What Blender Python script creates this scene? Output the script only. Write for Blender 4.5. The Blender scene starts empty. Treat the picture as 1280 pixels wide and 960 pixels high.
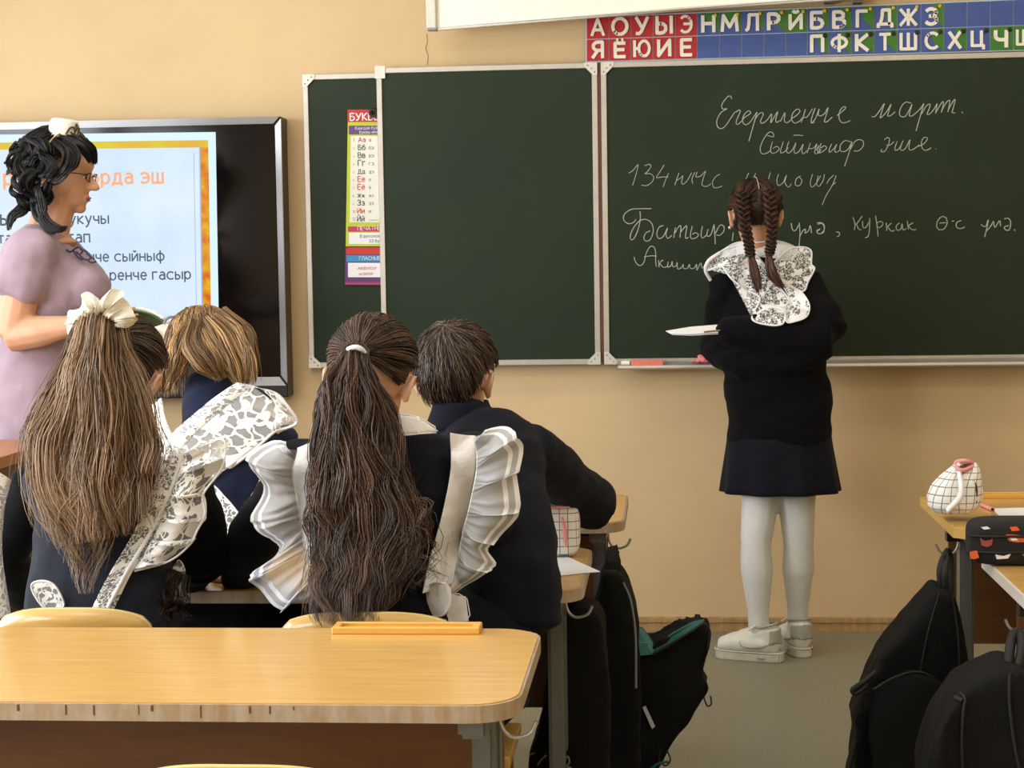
import bpy, bmesh, math, random
import numpy as np
from mathutils import Vector, Matrix, noise
PI = math.pi
rng = np.random.default_rng(7)
random.seed(7)
SC = bpy.context.scene
COL = SC.collection

# ------------------------------------------------------------------ camera, light, exposure
CAM = np.array([0.0, 0.0, 1.25]); FPX = 2200.0
YAW, PITCH, ROLL = 0.0876, 0.0700, -0.0155
D = 5.88                                     # the front wall
def cam_axes():
    f = np.array([-math.sin(YAW)*math.cos(PITCH), math.cos(YAW)*math.cos(PITCH), -math.sin(PITCH)])
    r = np.array([math.cos(YAW), math.sin(YAW), 0.0]); u = np.cross(r, f)
    c, s = math.cos(ROLL), math.sin(ROLL)
    return c*r + s*u, -s*r + c*u, f
AX = cam_axes()
def P(px, py, Y):
    d = AX[2] + AX[0]*(px-640)/FPX - AX[1]*(py-480)/FPX
    return CAM + d*(Y/d[1])
def V(px, py, Y): return Vector(P(px, py, Y))
def PZ(px, py, z):
    d = AX[2] + AX[0]*(px-640)/FPX - AX[1]*(py-480)/FPX
    return CAM + d*((z-CAM[2])/d[2])
cd = bpy.data.cameras.new('camera'); cam = bpy.data.objects.new('camera', cd); COL.objects.link(cam)
cd.sensor_width = 36; cd.lens = FPX/1280*36; cd.clip_start = 0.05
M = Matrix.Identity(4)
for i in range(3):
    M[i][0], M[i][1], M[i][2], M[i][3] = AX[0][i], AX[1][i], -AX[2][i], CAM[i]
cam.matrix_world = M
SC.camera = cam
SC.view_settings.view_transform = 'Standard'; SC.view_settings.look = 'None'
SC.view_settings.exposure = 0.13; SC.view_settings.gamma = 1.0; SC.view_settings.use_curve_mapping = False
w = bpy.data.worlds.new('world'); SC.world = w; w.use_nodes = True
w.node_tree.nodes['Background'].inputs[0].default_value = (0.75, 0.85, 1.0, 1)
w.node_tree.nodes['Background'].inputs[1].default_value = 1.0
XL, XR, YB, ZC = -3.3, 2.9, -1.6, 3.05       # room shell
def area(name, loc, rot, sx, sy, power, color):
    l = bpy.data.lights.new(name, 'AREA'); l.shape = 'RECTANGLE'; l.size = sx; l.size_y = sy
    l.energy = power; l.color = color
    o = bpy.data.objects.new(name, l); o.location = loc; o.rotation_euler = rot; COL.objects.link(o); return o
WINY = [(-0.9, 0.9), (1.5, 3.3), (3.9, 5.3)]
for k, (a, b) in enumerate(WINY):            # daylight through the three windows of the left wall
    area('window_daylight', (XL+0.02, (a+b)/2, 1.5), (0, -PI/2, 0), 1.3, b-a, [43,66,18][k]*(b-a), (0.92, 0.965, 1.0))
LAMPS = [(-1.5, 0.6), (1.1, 0.6), (-1.5, 2.6), (1.1, 2.6), (-1.5, 4.6), (1.1, 4.6)]
for x, y in LAMPS:                           # ceiling lamps
    area('ceiling_lamp_light', (x, y, ZC-0.1), (0, 0, 0), 1.15, 0.25, (11 if y < 2 else 12 if y < 4 else 4)*(1 if x < 0 else .65), (1.0, 0.975, 0.93))

# ------------------------------------------------------------------ materials
MATS = {}
def lin(c): return tuple(((v/255)/12.92 if v <= 10 else ((v/255+0.055)/1.055)**2.4) for v in c)
def mat(name, col, rough=0.6, metal=0.0, spec=0.5, var=0.0, vscale=8.0, bump=0.0, bscale=60.0, stretch=(1,1,1), col2=None, sheen=0.0, emit=0.0, coat=0.0):
    if name in MATS: return MATS[name]
    m = bpy.data.materials.new(name); m.use_nodes = True; nt = m.node_tree; b = nt.nodes['Principled BSDF']
    c = lin(col); b.inputs['Base Color'].default_value = (*c, 1)
    b.inputs['Roughness'].default_value = rough; b.inputs['Metallic'].default_value = metal
    b.inputs['Specular IOR Level'].default_value = spec; b.inputs['Sheen Weight'].default_value = sheen
    b.inputs['Coat Weight'].default_value = coat
    if emit: b.inputs['Emission Color'].default_value = (*c, 1); b.inputs['Emission Strength'].default_value = emit
    if var or bump or col2:
        tc = nt.nodes.new('ShaderNodeTexCoord'); mp = nt.nodes.new('ShaderNodeMapping'); mp.inputs['Scale'].default_value = stretch
        nt.links.new(tc.outputs['Object'], mp.inputs['Vector'])
    if var or col2:
        n = nt.nodes.new('ShaderNodeTexNoise'); n.inputs['Scale'].default_value = vscale; n.inputs['Detail'].default_value = 6; n.inputs['Roughness'].default_value = 0.6
        nt.links.new(mp.outputs[0], n.inputs['Vector'])
        r = nt.nodes.new('ShaderNodeValToRGB'); r.color_ramp.elements[0].position = 0.3; r.color_ramp.elements[1].position = 0.7
        a = lin(col2) if col2 else tuple(v*(1-var) for v in c); bb = c if col2 else tuple(min(1, v*(1+var)) for v in c)
        r.color_ramp.elements[0].color = (*a, 1); r.color_ramp.elements[1].color = (*bb, 1)
        nt.links.new(n.outputs['Fac'], r.inputs[0]); nt.links.new(r.outputs[0], b.inputs['Base Color'])
        if emit: nt.links.new(r.outputs[0], b.inputs['Emission Color'])
    if bump:
        n2 = nt.nodes.new('ShaderNodeTexNoise'); n2.inputs['Scale'].default_value = bscale; n2.inputs['Detail'].default_value = 4
        nt.links.new(mp.outputs[0], n2.inputs['Vector'])
        bp = nt.nodes.new('ShaderNodeBump'); bp.inputs['Strength'].default_value = bump; bp.inputs['Distance'].default_value = 0.004
        nt.links.new(n2.outputs['Fac'], bp.inputs['Height']); nt.links.new(bp.outputs[0], b.inputs['Normal'])
    MATS[name] = m; return m

M_wall = mat('wall_paint', (212,184,141), 0.7, var=0.05, vscale=3, bump=0.12, bscale=45)
M_ceil = mat('ceiling_white', (235,233,226), 0.8)
M_floor = mat('linoleum', (146,142,122), 0.45, col2=(128,126,108), vscale=140, bump=0.05, bscale=120)
M_skirt = mat('skirting_wood', (190,158,108), 0.5, col2=(158,124,76), vscale=20, stretch=(3,1,1), bump=.2)
M_alu = mat('aluminium_frame', (196,192,184), 0.38, 0.55, var=0.06, vscale=30)
M_alu_light = mat('light_metal', (215,213,205), 0.4, 0.3, var=0.08, vscale=40)
M_board = mat('chalkboard_green', (37,51,34), 0.5, spec=.22, col2=(31,44,30), vscale=2.2, bump=0.03, bscale=300)
M_dark = mat('dark_gap', (40,28,20), 0.8)
M_black = mat('black_plastic', (14,14,15), 0.35)
M_blackgloss = mat('black_glass', (8,8,10), 0.1, spec=.25)
M_silver = mat('silver_bezel', (150,150,152), 0.32, 0.6)
M_desk = mat('beech_laminate', (212,172,104), 0.25, col2=(196,152,86), vscale=5, stretch=(1.2,16,16), bump=0.02, bscale=80, coat=.1)
M_edge = mat('worn_grey_edge_band', (182,168,152), 0.5, col2=(158,128,92), vscale=12, stretch=(4,1,1))
M_edge_y = mat('yellow_edge_band', (205,162,84), 0.45, var=0.06)
M_brown = mat('brown_panel', (112,70,32), 0.45, col2=(92,54,22), vscale=4, stretch=(1.5,12,14))
M_leg = mat('grey_steel_tube', (112,114,112), 0.38, 0.35)
M_chair = mat('lacquered_plywood', (206,168,98), 0.28, col2=(184,142,74), vscale=5, stretch=(1.2,10,10), coat=.3)
M_ply = mat('plywood_edge', (214,196,120), 0.5)
M_tray = mat('yellow_wood_tray', (216,164,78), 0.35, var=.05)
M_white = mat('white_paper', (238,240,242), 0.7)
M_wb = mat('whiteboard_white', (250,248,236), 0.4)
M_chalk = mat('chalk_line', (176,182,168), 0.95, var=0.22, vscale=160)
M_navy = mat('navy_school_cloth', (13,15,25), 0.9, spec=.2, var=0.12, vscale=60, bump=0.35, bscale=420, sheen=0.03)
M_black_cloth = mat('black_knit_cloth', (9,9,13), 0.95, spec=.15, var=0.15, vscale=40, bump=0.4, bscale=380, sheen=.02)
M_bag = mat('black_bag_nylon', (9,9,11), 0.75, spec=.2, var=0.2, vscale=20, bump=0.5, bscale=220)
M_bagseam = mat('black_webbing', (13,13,15), 0.6, bump=.5, bscale=500)
M_teal = mat('teal_lining', (20,92,84), 0.5, bump=.5, bscale=60, var=.25, vscale=15)
M_lilac = mat('lilac_dress_cloth', (160,138,152), 0.88, var=0.05, vscale=20, bump=0.25, bscale=200, sheen=.2)
M_skin = mat('warm_skin', (212,160,128), 0.5, var=0.05, vscale=14)
M_skin2 = mat('light_skin', (228,182,154), 0.5, var=0.05, vscale=14)
M_tights = mat('white_tights', (214,214,212), 0.75, var=0.03, vscale=60, bump=.2, bscale=700)
M_whitecloth = mat('white_cotton', (236,236,238), 0.8, var=0.03, vscale=40, bump=.3, bscale=160, sheen=.2)
for mm in (M_skin, M_skin2):
    b = mm.node_tree.nodes['Principled BSDF']; b.inputs['Subsurface Weight'].default_value = 0.12
    b.inputs['Subsurface Radius'].default_value = (0.012, 0.005, 0.003); b.inputs['Subsurface Scale'].default_value = 1.0

def lace_mat(name, scale=38.0, hole=0.13, solid=0.52, tint=(238,238,236), thin=0.22, border=None):
    """white lace: threads and flowers solid, fine net between them lets the cloth behind show"""
    m = bpy.data.materials.new(name); m.use_nodes = True; nt = m.node_tree; b = nt.nodes['Principled BSDF']
    b.inputs['Base Color'].default_value = (*lin(tint), 1); b.inputs['Roughness'].default_value = 0.85
    L = nt.links.new; N = nt.nodes.new
    uv = N('ShaderNodeUVMap'); nz = N('ShaderNodeTexNoise'); nz.inputs['Scale'].default_value = scale*0.9
    L(uv.outputs[0], nz.inputs['Vector'])
    mx = N('ShaderNodeMixRGB'); mx.blend_type = 'ADD'; mx.inputs[0].default_value = 0.035
    L(uv.outputs[0], mx.inputs[1]); L(nz.outputs['Color'], mx.inputs[2])
    vo = N('ShaderNodeTexVoronoi'); vo.feature = 'DISTANCE_TO_EDGE'; vo.inputs['Scale'].default_value = scale
    L(mx.outputs[0], vo.inputs['Vector'])
    gt = N('ShaderNodeMath'); gt.operation = 'LESS_THAN'; gt.inputs[1].default_value = hole; L(vo.outputs['Distance'], gt.inputs[0])
    n2 = N('ShaderNodeTexNoise'); n2.inputs['Scale'].default_value = scale*0.42; n2.inputs['Detail'].default_value = 1.0; L(uv.outputs[0], n2.inputs['Vector'])
    g2 = N('ShaderNodeMath'); g2.operation = 'GREATER_THAN'; g2.inputs[1].default_value = solid; L(n2.outputs['Fac'], g2.inputs[0])
    mxx = N('ShaderNodeMath'); mxx.operation = 'MAXIMUM'; L(gt.outputs[0], mxx.inputs[0]); L(g2.outputs[0], mxx.inputs[1])
    last = mxx
    if border:
        sx = N('ShaderNodeSeparateXYZ'); L(uv.outputs[0], sx.inputs[0])
        for lo, hi in border:
            a = N('ShaderNodeMath'); a.operation = 'GREATER_THAN'; a.inputs[1].default_value = lo; L(sx.outputs[1], a.inputs[0])
            c = N('ShaderNodeMath'); c.operation = 'LESS_THAN'; c.inputs[1].default_value = hi; L(sx.outputs[1], c.inputs[0])
            k = N('ShaderNodeMath'); k.operation = 'MULTIPLY'; L(a.outputs[0], k.inputs[0]); L(c.outputs[0], k.inputs[1])
            q = N('ShaderNodeMath'); q.operation = 'MAXIMUM'; L(last.outputs[0], q.inputs[0]); L(k.outputs[0], q.inputs[1]); last = q
    rg = N('ShaderNodeMapRange'); rg.inputs['To Min'].default_value = thin; rg.inputs['To Max'].default_value = 1.0
    L(last.outputs[0], rg.inputs['Value']); L(rg.outputs[0], b.inputs['Alpha'])
    bp = N('ShaderNodeBump'); bp.inputs['Strength'].default_value = 0.4; bp.inputs['Distance'].default_value = 0.002
    L(last.outputs[0], bp.inputs['Height']); L(bp.outputs[0], b.inputs['Normal'])
    return m
M_lace = lace_mat('white_flower_lace', 30, 0.09, 0.555, thin=.22)
M_lace_fine = lace_mat('fine_white_lace', 88, 0.075, 0.57, thin=0.14)
M_lace_soft = lace_mat('dense_white_lace', 62, 0.11, 0.535, thin=0.26)
def organza_mat():
    m = bpy.data.materials.new('white_organza_with_ribbon_bands'); m.use_nodes = True; nt = m.node_tree; b = nt.nodes['Principled BSDF']
    L = nt.links.new; N = nt.nodes.new
    b.inputs['Base Color'].default_value = (*lin((236,238,244)), 1); b.inputs['Roughness'].default_value = 0.7
    uv = N('ShaderNodeUVMap'); sx = N('ShaderNodeSeparateXYZ'); L(uv.outputs[0], sx.inputs[0]); last = None
    for lo, hi in ((0.70, 0.79), (0.91, 1.1), (-1, 0.03)):
        a = N('ShaderNodeMath'); a.operation = 'GREATER_THAN'; a.inputs[1].default_value = lo; L(sx.outputs[1], a.inputs[0])
        c = N('ShaderNodeMath'); c.operation = 'LESS_THAN'; c.inputs[1].default_value = hi; L(sx.outputs[1], c.inputs[0])
        k = N('ShaderNodeMath'); k.operation = 'MULTIPLY'; L(a.outputs[0], k.inputs[0]); L(c.outputs[0], k.inputs[1])
        if last is None: last = k
        else:
            q = N('ShaderNodeMath'); q.operation = 'MAXIMUM'; L(last.outputs[0], q.inputs[0]); L(k.outputs[0], q.inputs[1]); last = q
    rg = N('ShaderNodeMapRange'); rg.inputs['To Min'].default_value = 0.5; rg.inputs['To Max'].default_value = 1.0
    L(last.outputs[0], rg.inputs['Value']); L(rg.outputs[0], b.inputs['Alpha'])
    return m
M_organza = organza_mat()
def plaid_mat(name, scale=58, base=(236,234,228), line=(112,120,128), lw=0.055):
    m = bpy.data.materials.new(name); m.use_nodes = True; nt = m.node_tree; b = nt.nodes['Principled BSDF']
    L = nt.links.new; N = nt.nodes.new; b.inputs['Roughness'].default_value = 0.75
    uv = N('ShaderNodeUVMap'); sx = N('ShaderNodeSeparateXYZ'); L(uv.outputs[0], sx.inputs[0]); last = None
    for i in (0, 1):
        s = N('ShaderNodeMath'); s.operation = 'MULTIPLY'; s.inputs[1].default_value = scale; L(sx.outputs[i], s.inputs[0])
        f = N('ShaderNodeMath'); f.operation = 'FRACT'; L(s.outputs[0], f.inputs[0])
        g = N('ShaderNodeMath'); g.operation = 'LESS_THAN'; g.inputs[1].default_value = lw*2; L(f.outputs[0], g.inputs[0])
        if last is None: last = g
        else:
            q = N('ShaderNodeMath'); q.operation = 'MAXIMUM'; L(last.outputs[0], q.inputs[0]); L(g.outputs[0], q.inputs[1]); last = q
    mx = N('ShaderNodeMixRGB'); mx.inputs[1].default_value = (*lin(base), 1); mx.inputs[2].default_value = (*lin(line), 1)
    L(last.outputs[0], mx.inputs[0]); L(mx.outputs[0], b.inputs['Base Color']); return m
M_plaid = plaid_mat('white_checked_cloth')
def hair_mat(name, dark, lightc, rough=0.42):
    m = bpy.data.materials.new(name); m.use_nodes = True; nt = m.node_tree; b = nt.nodes['Principled BSDF']
    at = nt.nodes.new('ShaderNodeAttribute'); at.attribute_name = 'tone'
    r = nt.nodes.new('ShaderNodeValToRGB'); r.color_ramp.elements[0].color = (*lin(dark), 1); r.color_ramp.elements[1].color = (*lin(lightc), 1)
    nt.links.new(at.outputs['Fac'], r.inputs[0]); nt.links.new(r.outputs[0], b.inputs['Base Color'])
    b.inputs['Roughness'].default_value = rough; b.inputs['Specular IOR Level'].default_value = 0.45
    return m

# ------------------------------------------------------------------ object helpers
def props(o, label=None, cat=None, group=None, kind=None):
    if label: o['label'] = label
    if cat: o['category'] = cat
    if group: o['group'] = group
    if kind: o['kind'] = kind
    return o
def thing(name, label, cat, loc=(0,0,0), group=None):
    o = bpy.data.objects.new(name, None); COL.objects.link(o); o.location = loc; o.empty_display_size = .05
    return props(o, label, cat, group)
def wloc(o):
    v = Vector((0,0,0))
    while o is not None: v = v + o.location; o = o.parent
    return v
def put(name, mesh, m, parent=None, loc=None, smooth=False):
    """links a mesh given in world coordinates; its origin goes to loc (default: the parent's base, or the mesh's bottom centre)"""
    n = len(mesh.vertices); co = np.empty(n*3, np.float32); mesh.vertices.foreach_get('co', co); co = co.reshape(-1, 3)
    if loc is None:
        if parent is not None: loc = wloc(parent)
        else: loc = Vector(((co[:,0].min()+co[:,0].max())/2, (co[:,1].min()+co[:,1].max())/2, co[:,2].min()))
    loc = Vector(loc); co -= np.array(loc, np.float32); mesh.vertices.foreach_set('co', co.ravel())
    if smooth: mesh.polygons.foreach_set('use_smooth', np.ones(len(mesh.polygons), bool))
    mesh.update()
    o = bpy.data.objects.new(name, mesh); COL.objects.link(o)
    mats = m if isinstance(m, (list, tuple)) else [m]
    for mm in mats: mesh.materials.append(mm)
    if parent is not None: o.parent = parent; o.location = loc - wloc(parent)
    else: o.location = loc
    return o
def bm_mesh(bm, name='m'):
    bmesh.ops.recalc_face_normals(bm, faces=bm.faces)
    me = bpy.data.meshes.new(name); bm.to_mesh(me); bm.free(); return me
def bm_box(bm, lo, hi, mi=0):
    x0,y0,z0 = lo; x1,y1,z1 = hi
    v = [bm.verts.new(c) for c in ((x0,y0,z0),(x1,y0,z0),(x1,y1,z0),(x0,y1,z0),(x0,y0,z1),(x1,y0,z1),(x1,y1,z1),(x0,y1,z1))]
    for f in ((0,3,2,1),(4,5,6,7),(0,1,5,4),(1,2,6,5),(2,3,7,6),(3,0,4,7)):
        bm.faces.new([v[i] for i in f]).material_index = mi
    return v
def box(name, lo, hi, m, parent=None, bev=0.0, **k):
    bm = bmesh.new(); bm_box(bm, lo, hi)
    if bev: bmesh.ops.bevel(bm, geom=list(bm.edges), offset=bev, segments=2, affect='EDGES', profile=0.6)
    return put(name, bm_mesh(bm, name), m, parent, **k)
def prism(name, pts, ext, m, parent=None, bev=0, smooth=False):
    """polygon pts (3-D) swept by the vector ext"""
    bm = bmesh.new(); a = [bm.verts.new(p) for p in pts]; e = Vector(ext); b = [bm.verts.new(Vector(p)+e) for p in pts]; n = len(pts)
    bm.faces.new(a[::-1]); bm.faces.new(b)
    for i in range(n): bm.faces.new((a[i], a[(i+1)%n], b[(i+1)%n], b[i]))
    if bev:
        bmesh.ops.recalc_face_normals(bm, faces=bm.faces)
        bmesh.ops.bevel(bm, geom=[e for e in bm.edges], offset=bev, segments=2, affect='EDGES', clamp_overlap=True)
    return put(name, bm_mesh(bm, name), m, parent, smooth=smooth)
def np_mesh(name, verts, faces):
    """faces: (n,3) or (n,4) int array"""
    verts = np.asarray(verts, np.float32); faces = np.asarray(faces, np.int32); k = faces.shape[1]
    me = bpy.data.meshes.new(name); me.vertices.add(len(verts)); me.vertices.foreach_set('co', verts.ravel())
    me.loops.add(faces.size); me.loops.foreach_set('vertex_index', faces.ravel())
    me.polygons.add(len(faces)); me.polygons.foreach_set('loop_start', np.arange(0, faces.size, k, dtype=np.int32))
    me.update(calc_edges=True); return me
def catmull(pts, n):
    pts = np.asarray(pts, float)
    if len(pts) == 2: t = np.linspace(0,1,n)[:,None]; return pts[0]*(1-t)+pts[1]*t
    p = np.vstack([2*pts[0]-pts[1], pts, 2*pts[-1]-pts[-2]]); out = []
    for s in np.linspace(0, len(pts)-1-1e-9, n):
        i = int(s); t = s-i; a,b,c,d = p[i:i+4]
        out.append(0.5*((2*b)+(-a+c)*t+(2*a-5*b+4*c-d)*t*t+(-a+3*b-3*c+d)*t**3))
    return np.array(out)
def tubes(paths, rad, sides=3):
    """paths (S,K,3), rad (S,K) -> verts, quads"""
    S,K,_ = paths.shape
    T = np.gradient(paths, axis=1); T /= np.linalg.norm(T, axis=2, keepdims=True)+1e-9
    ref = np.tile(np.array([0.31,0.87,0.38]), (S,K,1)); A = np.cross(T, ref); A /= np.linalg.norm(A, axis=2, keepdims=True)+1e-9
    B = np.cross(T, A); ang = np.arange(sides)*2*PI/sides
    v = paths[:,:,None,:] + rad[:,:,None,None]*(A[:,:,None,:]*np.cos(ang)[None,None,:,None]+B[:,:,None,:]*np.sin(ang)[None,None,:,None])
    idx = np.arange(S*K*sides).reshape(S,K,sides); nx = np.roll(idx, -1, axis=2)
    f = np.stack([idx[:,:-1], nx[:,:-1], nx[:,1:], idx[:,1:]], axis=-1).reshape(-1,4)
    return v.reshape(-1,3), f
def wire(name, polylines, r, m, parent=None, n=None, sides=8, taper=None):
    """round wires along polylines, one mesh"""
    V_, F_, off = [], [], 0
    for pl in polylines:
        pp = catmull(pl, n or max(8, len(pl)*5))[None]; rr = np.full(pp.shape[:2], r)
        if taper: rr = rr*np.interp(np.linspace(0,1,pp.shape[1]), *taper)[None]
        v, f = tubes(pp, rr, sides); V_.append(v); F_.append(f+off); off += len(v)
        for e in (pp[0,0], pp[0,-1]): pass
    return put(name, np_mesh(name, np.vstack(V_), np.vstack(F_)), m, parent, smooth=True)
def sheet(name, fn, nu, nv, m, parent=None, uvs=(1,1), solid=0.0, closed=False):
    """surface fn(u,v) with UVs in units of uvs"""
    us = np.linspace(0,1,nu); vs = np.linspace(0,1,nv)
    vt = np.array([fn(u,v) for v in vs for u in us]); idx = np.arange(nu*nv).reshape(nv,nu)
    f = np.stack([idx[:-1,:-1], idx[:-1,1:], idx[1:,1:], idx[1:,:-1]], -1).reshape(-1,4)
    me = np_mesh(name, vt, f); l = me.uv_layers.new(name='UVMap'); uv = np.array([(u*uvs[0], v*uvs[1]) for v in vs for u in us])
    l.data.foreach_set('uv', uv[f.ravel()].astype(np.float32).ravel())
    o = put(name, me, m, parent, smooth=True)
    if solid:
        s = o.modifiers.new('thickness', 'SOLIDIFY'); s.thickness = solid; s.offset = 0
    return o
def _arc(cx, cy, rx, ry, a0, a1, n=9): return [(cx+rx*math.cos(math.radians(a)), cy+ry*math.sin(math.radians(a))) for a in np.linspace(a0, a1, n)]
def _glyphs():
    G = {}; a = _arc
    G['А'] = (.8, [[(0,0),(.4,1),(.8,0)], [(.14,.32),(.66,.32)]]); G['Б'] = (.62, [[(.58,1),(0,1),(0,0),(.33,0)]+a(.33,.29,.29,.29,-90,90)+[(0,.58)]])
    G['В'] = (.62, [[(0,0),(0,1),(.3,1)]+a(.3,.77,.25,.23,90,-90)+[(0,.54)], [(.3,.54)]+a(.32,.27,.3,.27,90,-90)+[(0,0)]])
    G['Г'] = (.55, [[(0,0),(0,1),(.55,1)]]); G['Д'] = (.84, [[(0,-.2),(0,0),(.84,0),(.84,-.2)], [(.12,0),(.24,.5),(.26,1),(.7,1),(.7,0)]])
    G['Е'] = (.56, [[(.56,1),(0,1),(0,0),(.56,0)], [(0,.52),(.5,.52)]]); G['Ё'] = (.56, G['Е'][1]+[[(.12,1.24),(.14,1.24)], [(.42,1.24),(.44,1.24)]])
    G['Ж'] = (1.0, [[(.5,0),(.5,1)], [(0,1),(.42,.5),(0,0)], [(1,1),(.58,.5),(1,0)], [(.42,.5),(.58,.5)]])
    G['З'] = (.6, [a(.28,.76,.28,.24,150,-90)+[(.2,.52)], a(.28,.26,.31,.26,90,-150)]); G['И'] = (.66, [[(0,1),(0,0),(.66,1),(.66,0)]])
    br = a(.33,1.32,.15,.12,200,340,6); G['Й'] = (.66, G['И'][1]+[br]); G['К'] = (.62, [[(0,0),(0,1)], [(.6,1),(.06,.5),(.62,0)]])
    G['Л'] = (.68, [[(0,0),(.1,.06),(.16,.4),(.18,1),(.68,1),(.68,0)]]); G['М'] = (.9, [[(0,0),(.08,1),(.45,.25),(.82,1),(.9,0)]]); G['Н'] = (.64, [[(0,0),(0,1)], [(.64,0),(.64,1)], [(0,.52),(.64,.52)]])
    O = a(.42,.5,.42,.5,0,360,21); G['О'] = (.84, [O]); G['П'] = (.64, [[(0,0),(0,1),(.64,1),(.64,0)]]); G['Р'] = (.58, [[(0,0),(0,1),(.28,1)]+a(.28,.72,.28,.28,90,-90)+[(0,.44)]])
    G['С'] = (.74, [a(.44,.5,.44,.5,50,310,17)]); G['Т'] = (.66, [[(.33,0),(.33,1)], [(0,1),(.66,1)]]); G['У'] = (.7, [[(0,1),(.36,.36)], [(.7,1),(.3,.12),(.16,0),(.02,.02)]])
    G['Ф'] = (.9, [[(.45,-.03),(.45,1.05)], a(.45,.54,.45,.34,0,360,21)]); G['Х'] = (.68, [[(0,0),(.66,1)], [(.02,1),(.68,0)]]); G['Ц'] = (.76, [[(0,1),(0,0),(.62,0),(.62,1)], [(.62,0),(.76,0),(.76,-.22)]])
    G['Ч'] = (.58, [[(0,1)]+a(.29,.66,.29,.22,180,270,5)+[(.58,.44)], [(.58,0),(.58,1)]]); G['Ш'] = (.92, [[(0,1),(0,0),(.92,0),(.92,1)], [(.46,0),(.46,1)]]); G['Щ'] = (1.04, [[(0,1),(0,0),(.92,0),(.92,1)], [(.46,0),(.46,1)], [(.92,0),(1.04,0),(1.04,-.22)]])
    soft = [[(0,1),(0,0),(.26,0)]+a(.26,.29,.26,.29,-90,90)+[(0,.58)]]; G['Ь'] = (.52, soft); G['Ы'] = (.84, soft+[[(.84,0),(.84,1)]])
    G['Э'] = (.74, [a(.3,.5,.44,.5,130,-130,17), [(.2,.52),(.72,.52)]]); G['Ю'] = (1.04, [[(0,0),(0,1)], [(0,.5),(.3,.5)], a(.67,.5,.37,.5,0,360,21)]); G['Я'] = (.58, [[(.58,0),(.58,1),(.3,1)]+a(.3,.73,.28,.27,90,270)+[(.58,.46)], [(.3,.46),(0,0)]])
    h = .72
    for u, l in zip('ВГДЖЗИЙКЛМНПТХЦЧШЩЬЫЭЮЯСО', 'вгджзийклмнптхцчшщьыэюясо'):
        w_, st = G[u]; G[l] = (w_*.82, [[(x*.82, y*h if y <= 1.01 else h+(y-1)) for x, y in q] for q in st])
    G['а'] = (.52, [a(.26,.22,.26,.22,90,450,15), [(.52,0),(.52,.46)]+a(.27,.46,.25,.26,0,130,6)]); G['б'] = (.58, [a(.29,.33,.29,.34,0,360,17), [(0,.34),(.06,.75),(.3,.95),(.5,1.02)]])
    G['е'] = (.56, [[(.02,.37),(.56,.37)]+a(.29,.36,.27,.36,0,315,15)]); G['ё'] = (.56, G['е'][1]+[[(.15,.95),(.16,.95)], [(.42,.95),(.43,.95)]])
    G['р'] = (.56, [[(0,-.28),(0,.72)], a(.28,.36,.28,.36,0,360,17)]); G['у'] = (.54, [[(0,.72),(.28,.06)], [(.54,.72),(.22,-.12),(.1,-.27),(0,-.27)]]); G['ф'] = (.76, [[(.38,-.28),(.38,.98)], a(.38,.36,.38,.36,0,360,19)])
    G['1'] = (.3, [[(0,.8),(.25,1),(.25,0)]]); G['2'] = (.55, [a(.27,.72,.27,.28,170,-30)+[(0,0),(.55,0)]]); G['3'] = G['З']; G['4'] = (.6, [[(.45,0),(.45,1),(0,.3),(.6,.3)]]); G['5'] = (.55, [[(.5,1),(.08,1),(.04,.55)]+a(.25,.3,.28,.3,110,-150)])
    G['6'] = (.56, [a(.28,.3,.28,.3,0,360,15), [(0,.3),(.1,.75),(.45,1)]]); G['7'] = (.55, [[(0,1),(.55,1),(.2,0)]]); G['8'] = (.56, [a(.28,.74,.24,.26,0,360,15), a(.28,.24,.28,.24,0,360,15)]); G['9'] = (.56, [a(.28,.7,.28,.3,0,360,15), [(.56,.7),(.45,.25),(.1,0)]]); G['0'] = (.56, [a(.28,.5,.28,.5,0,360,17)])
    return G
GLYPH = _glyphs()
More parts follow.
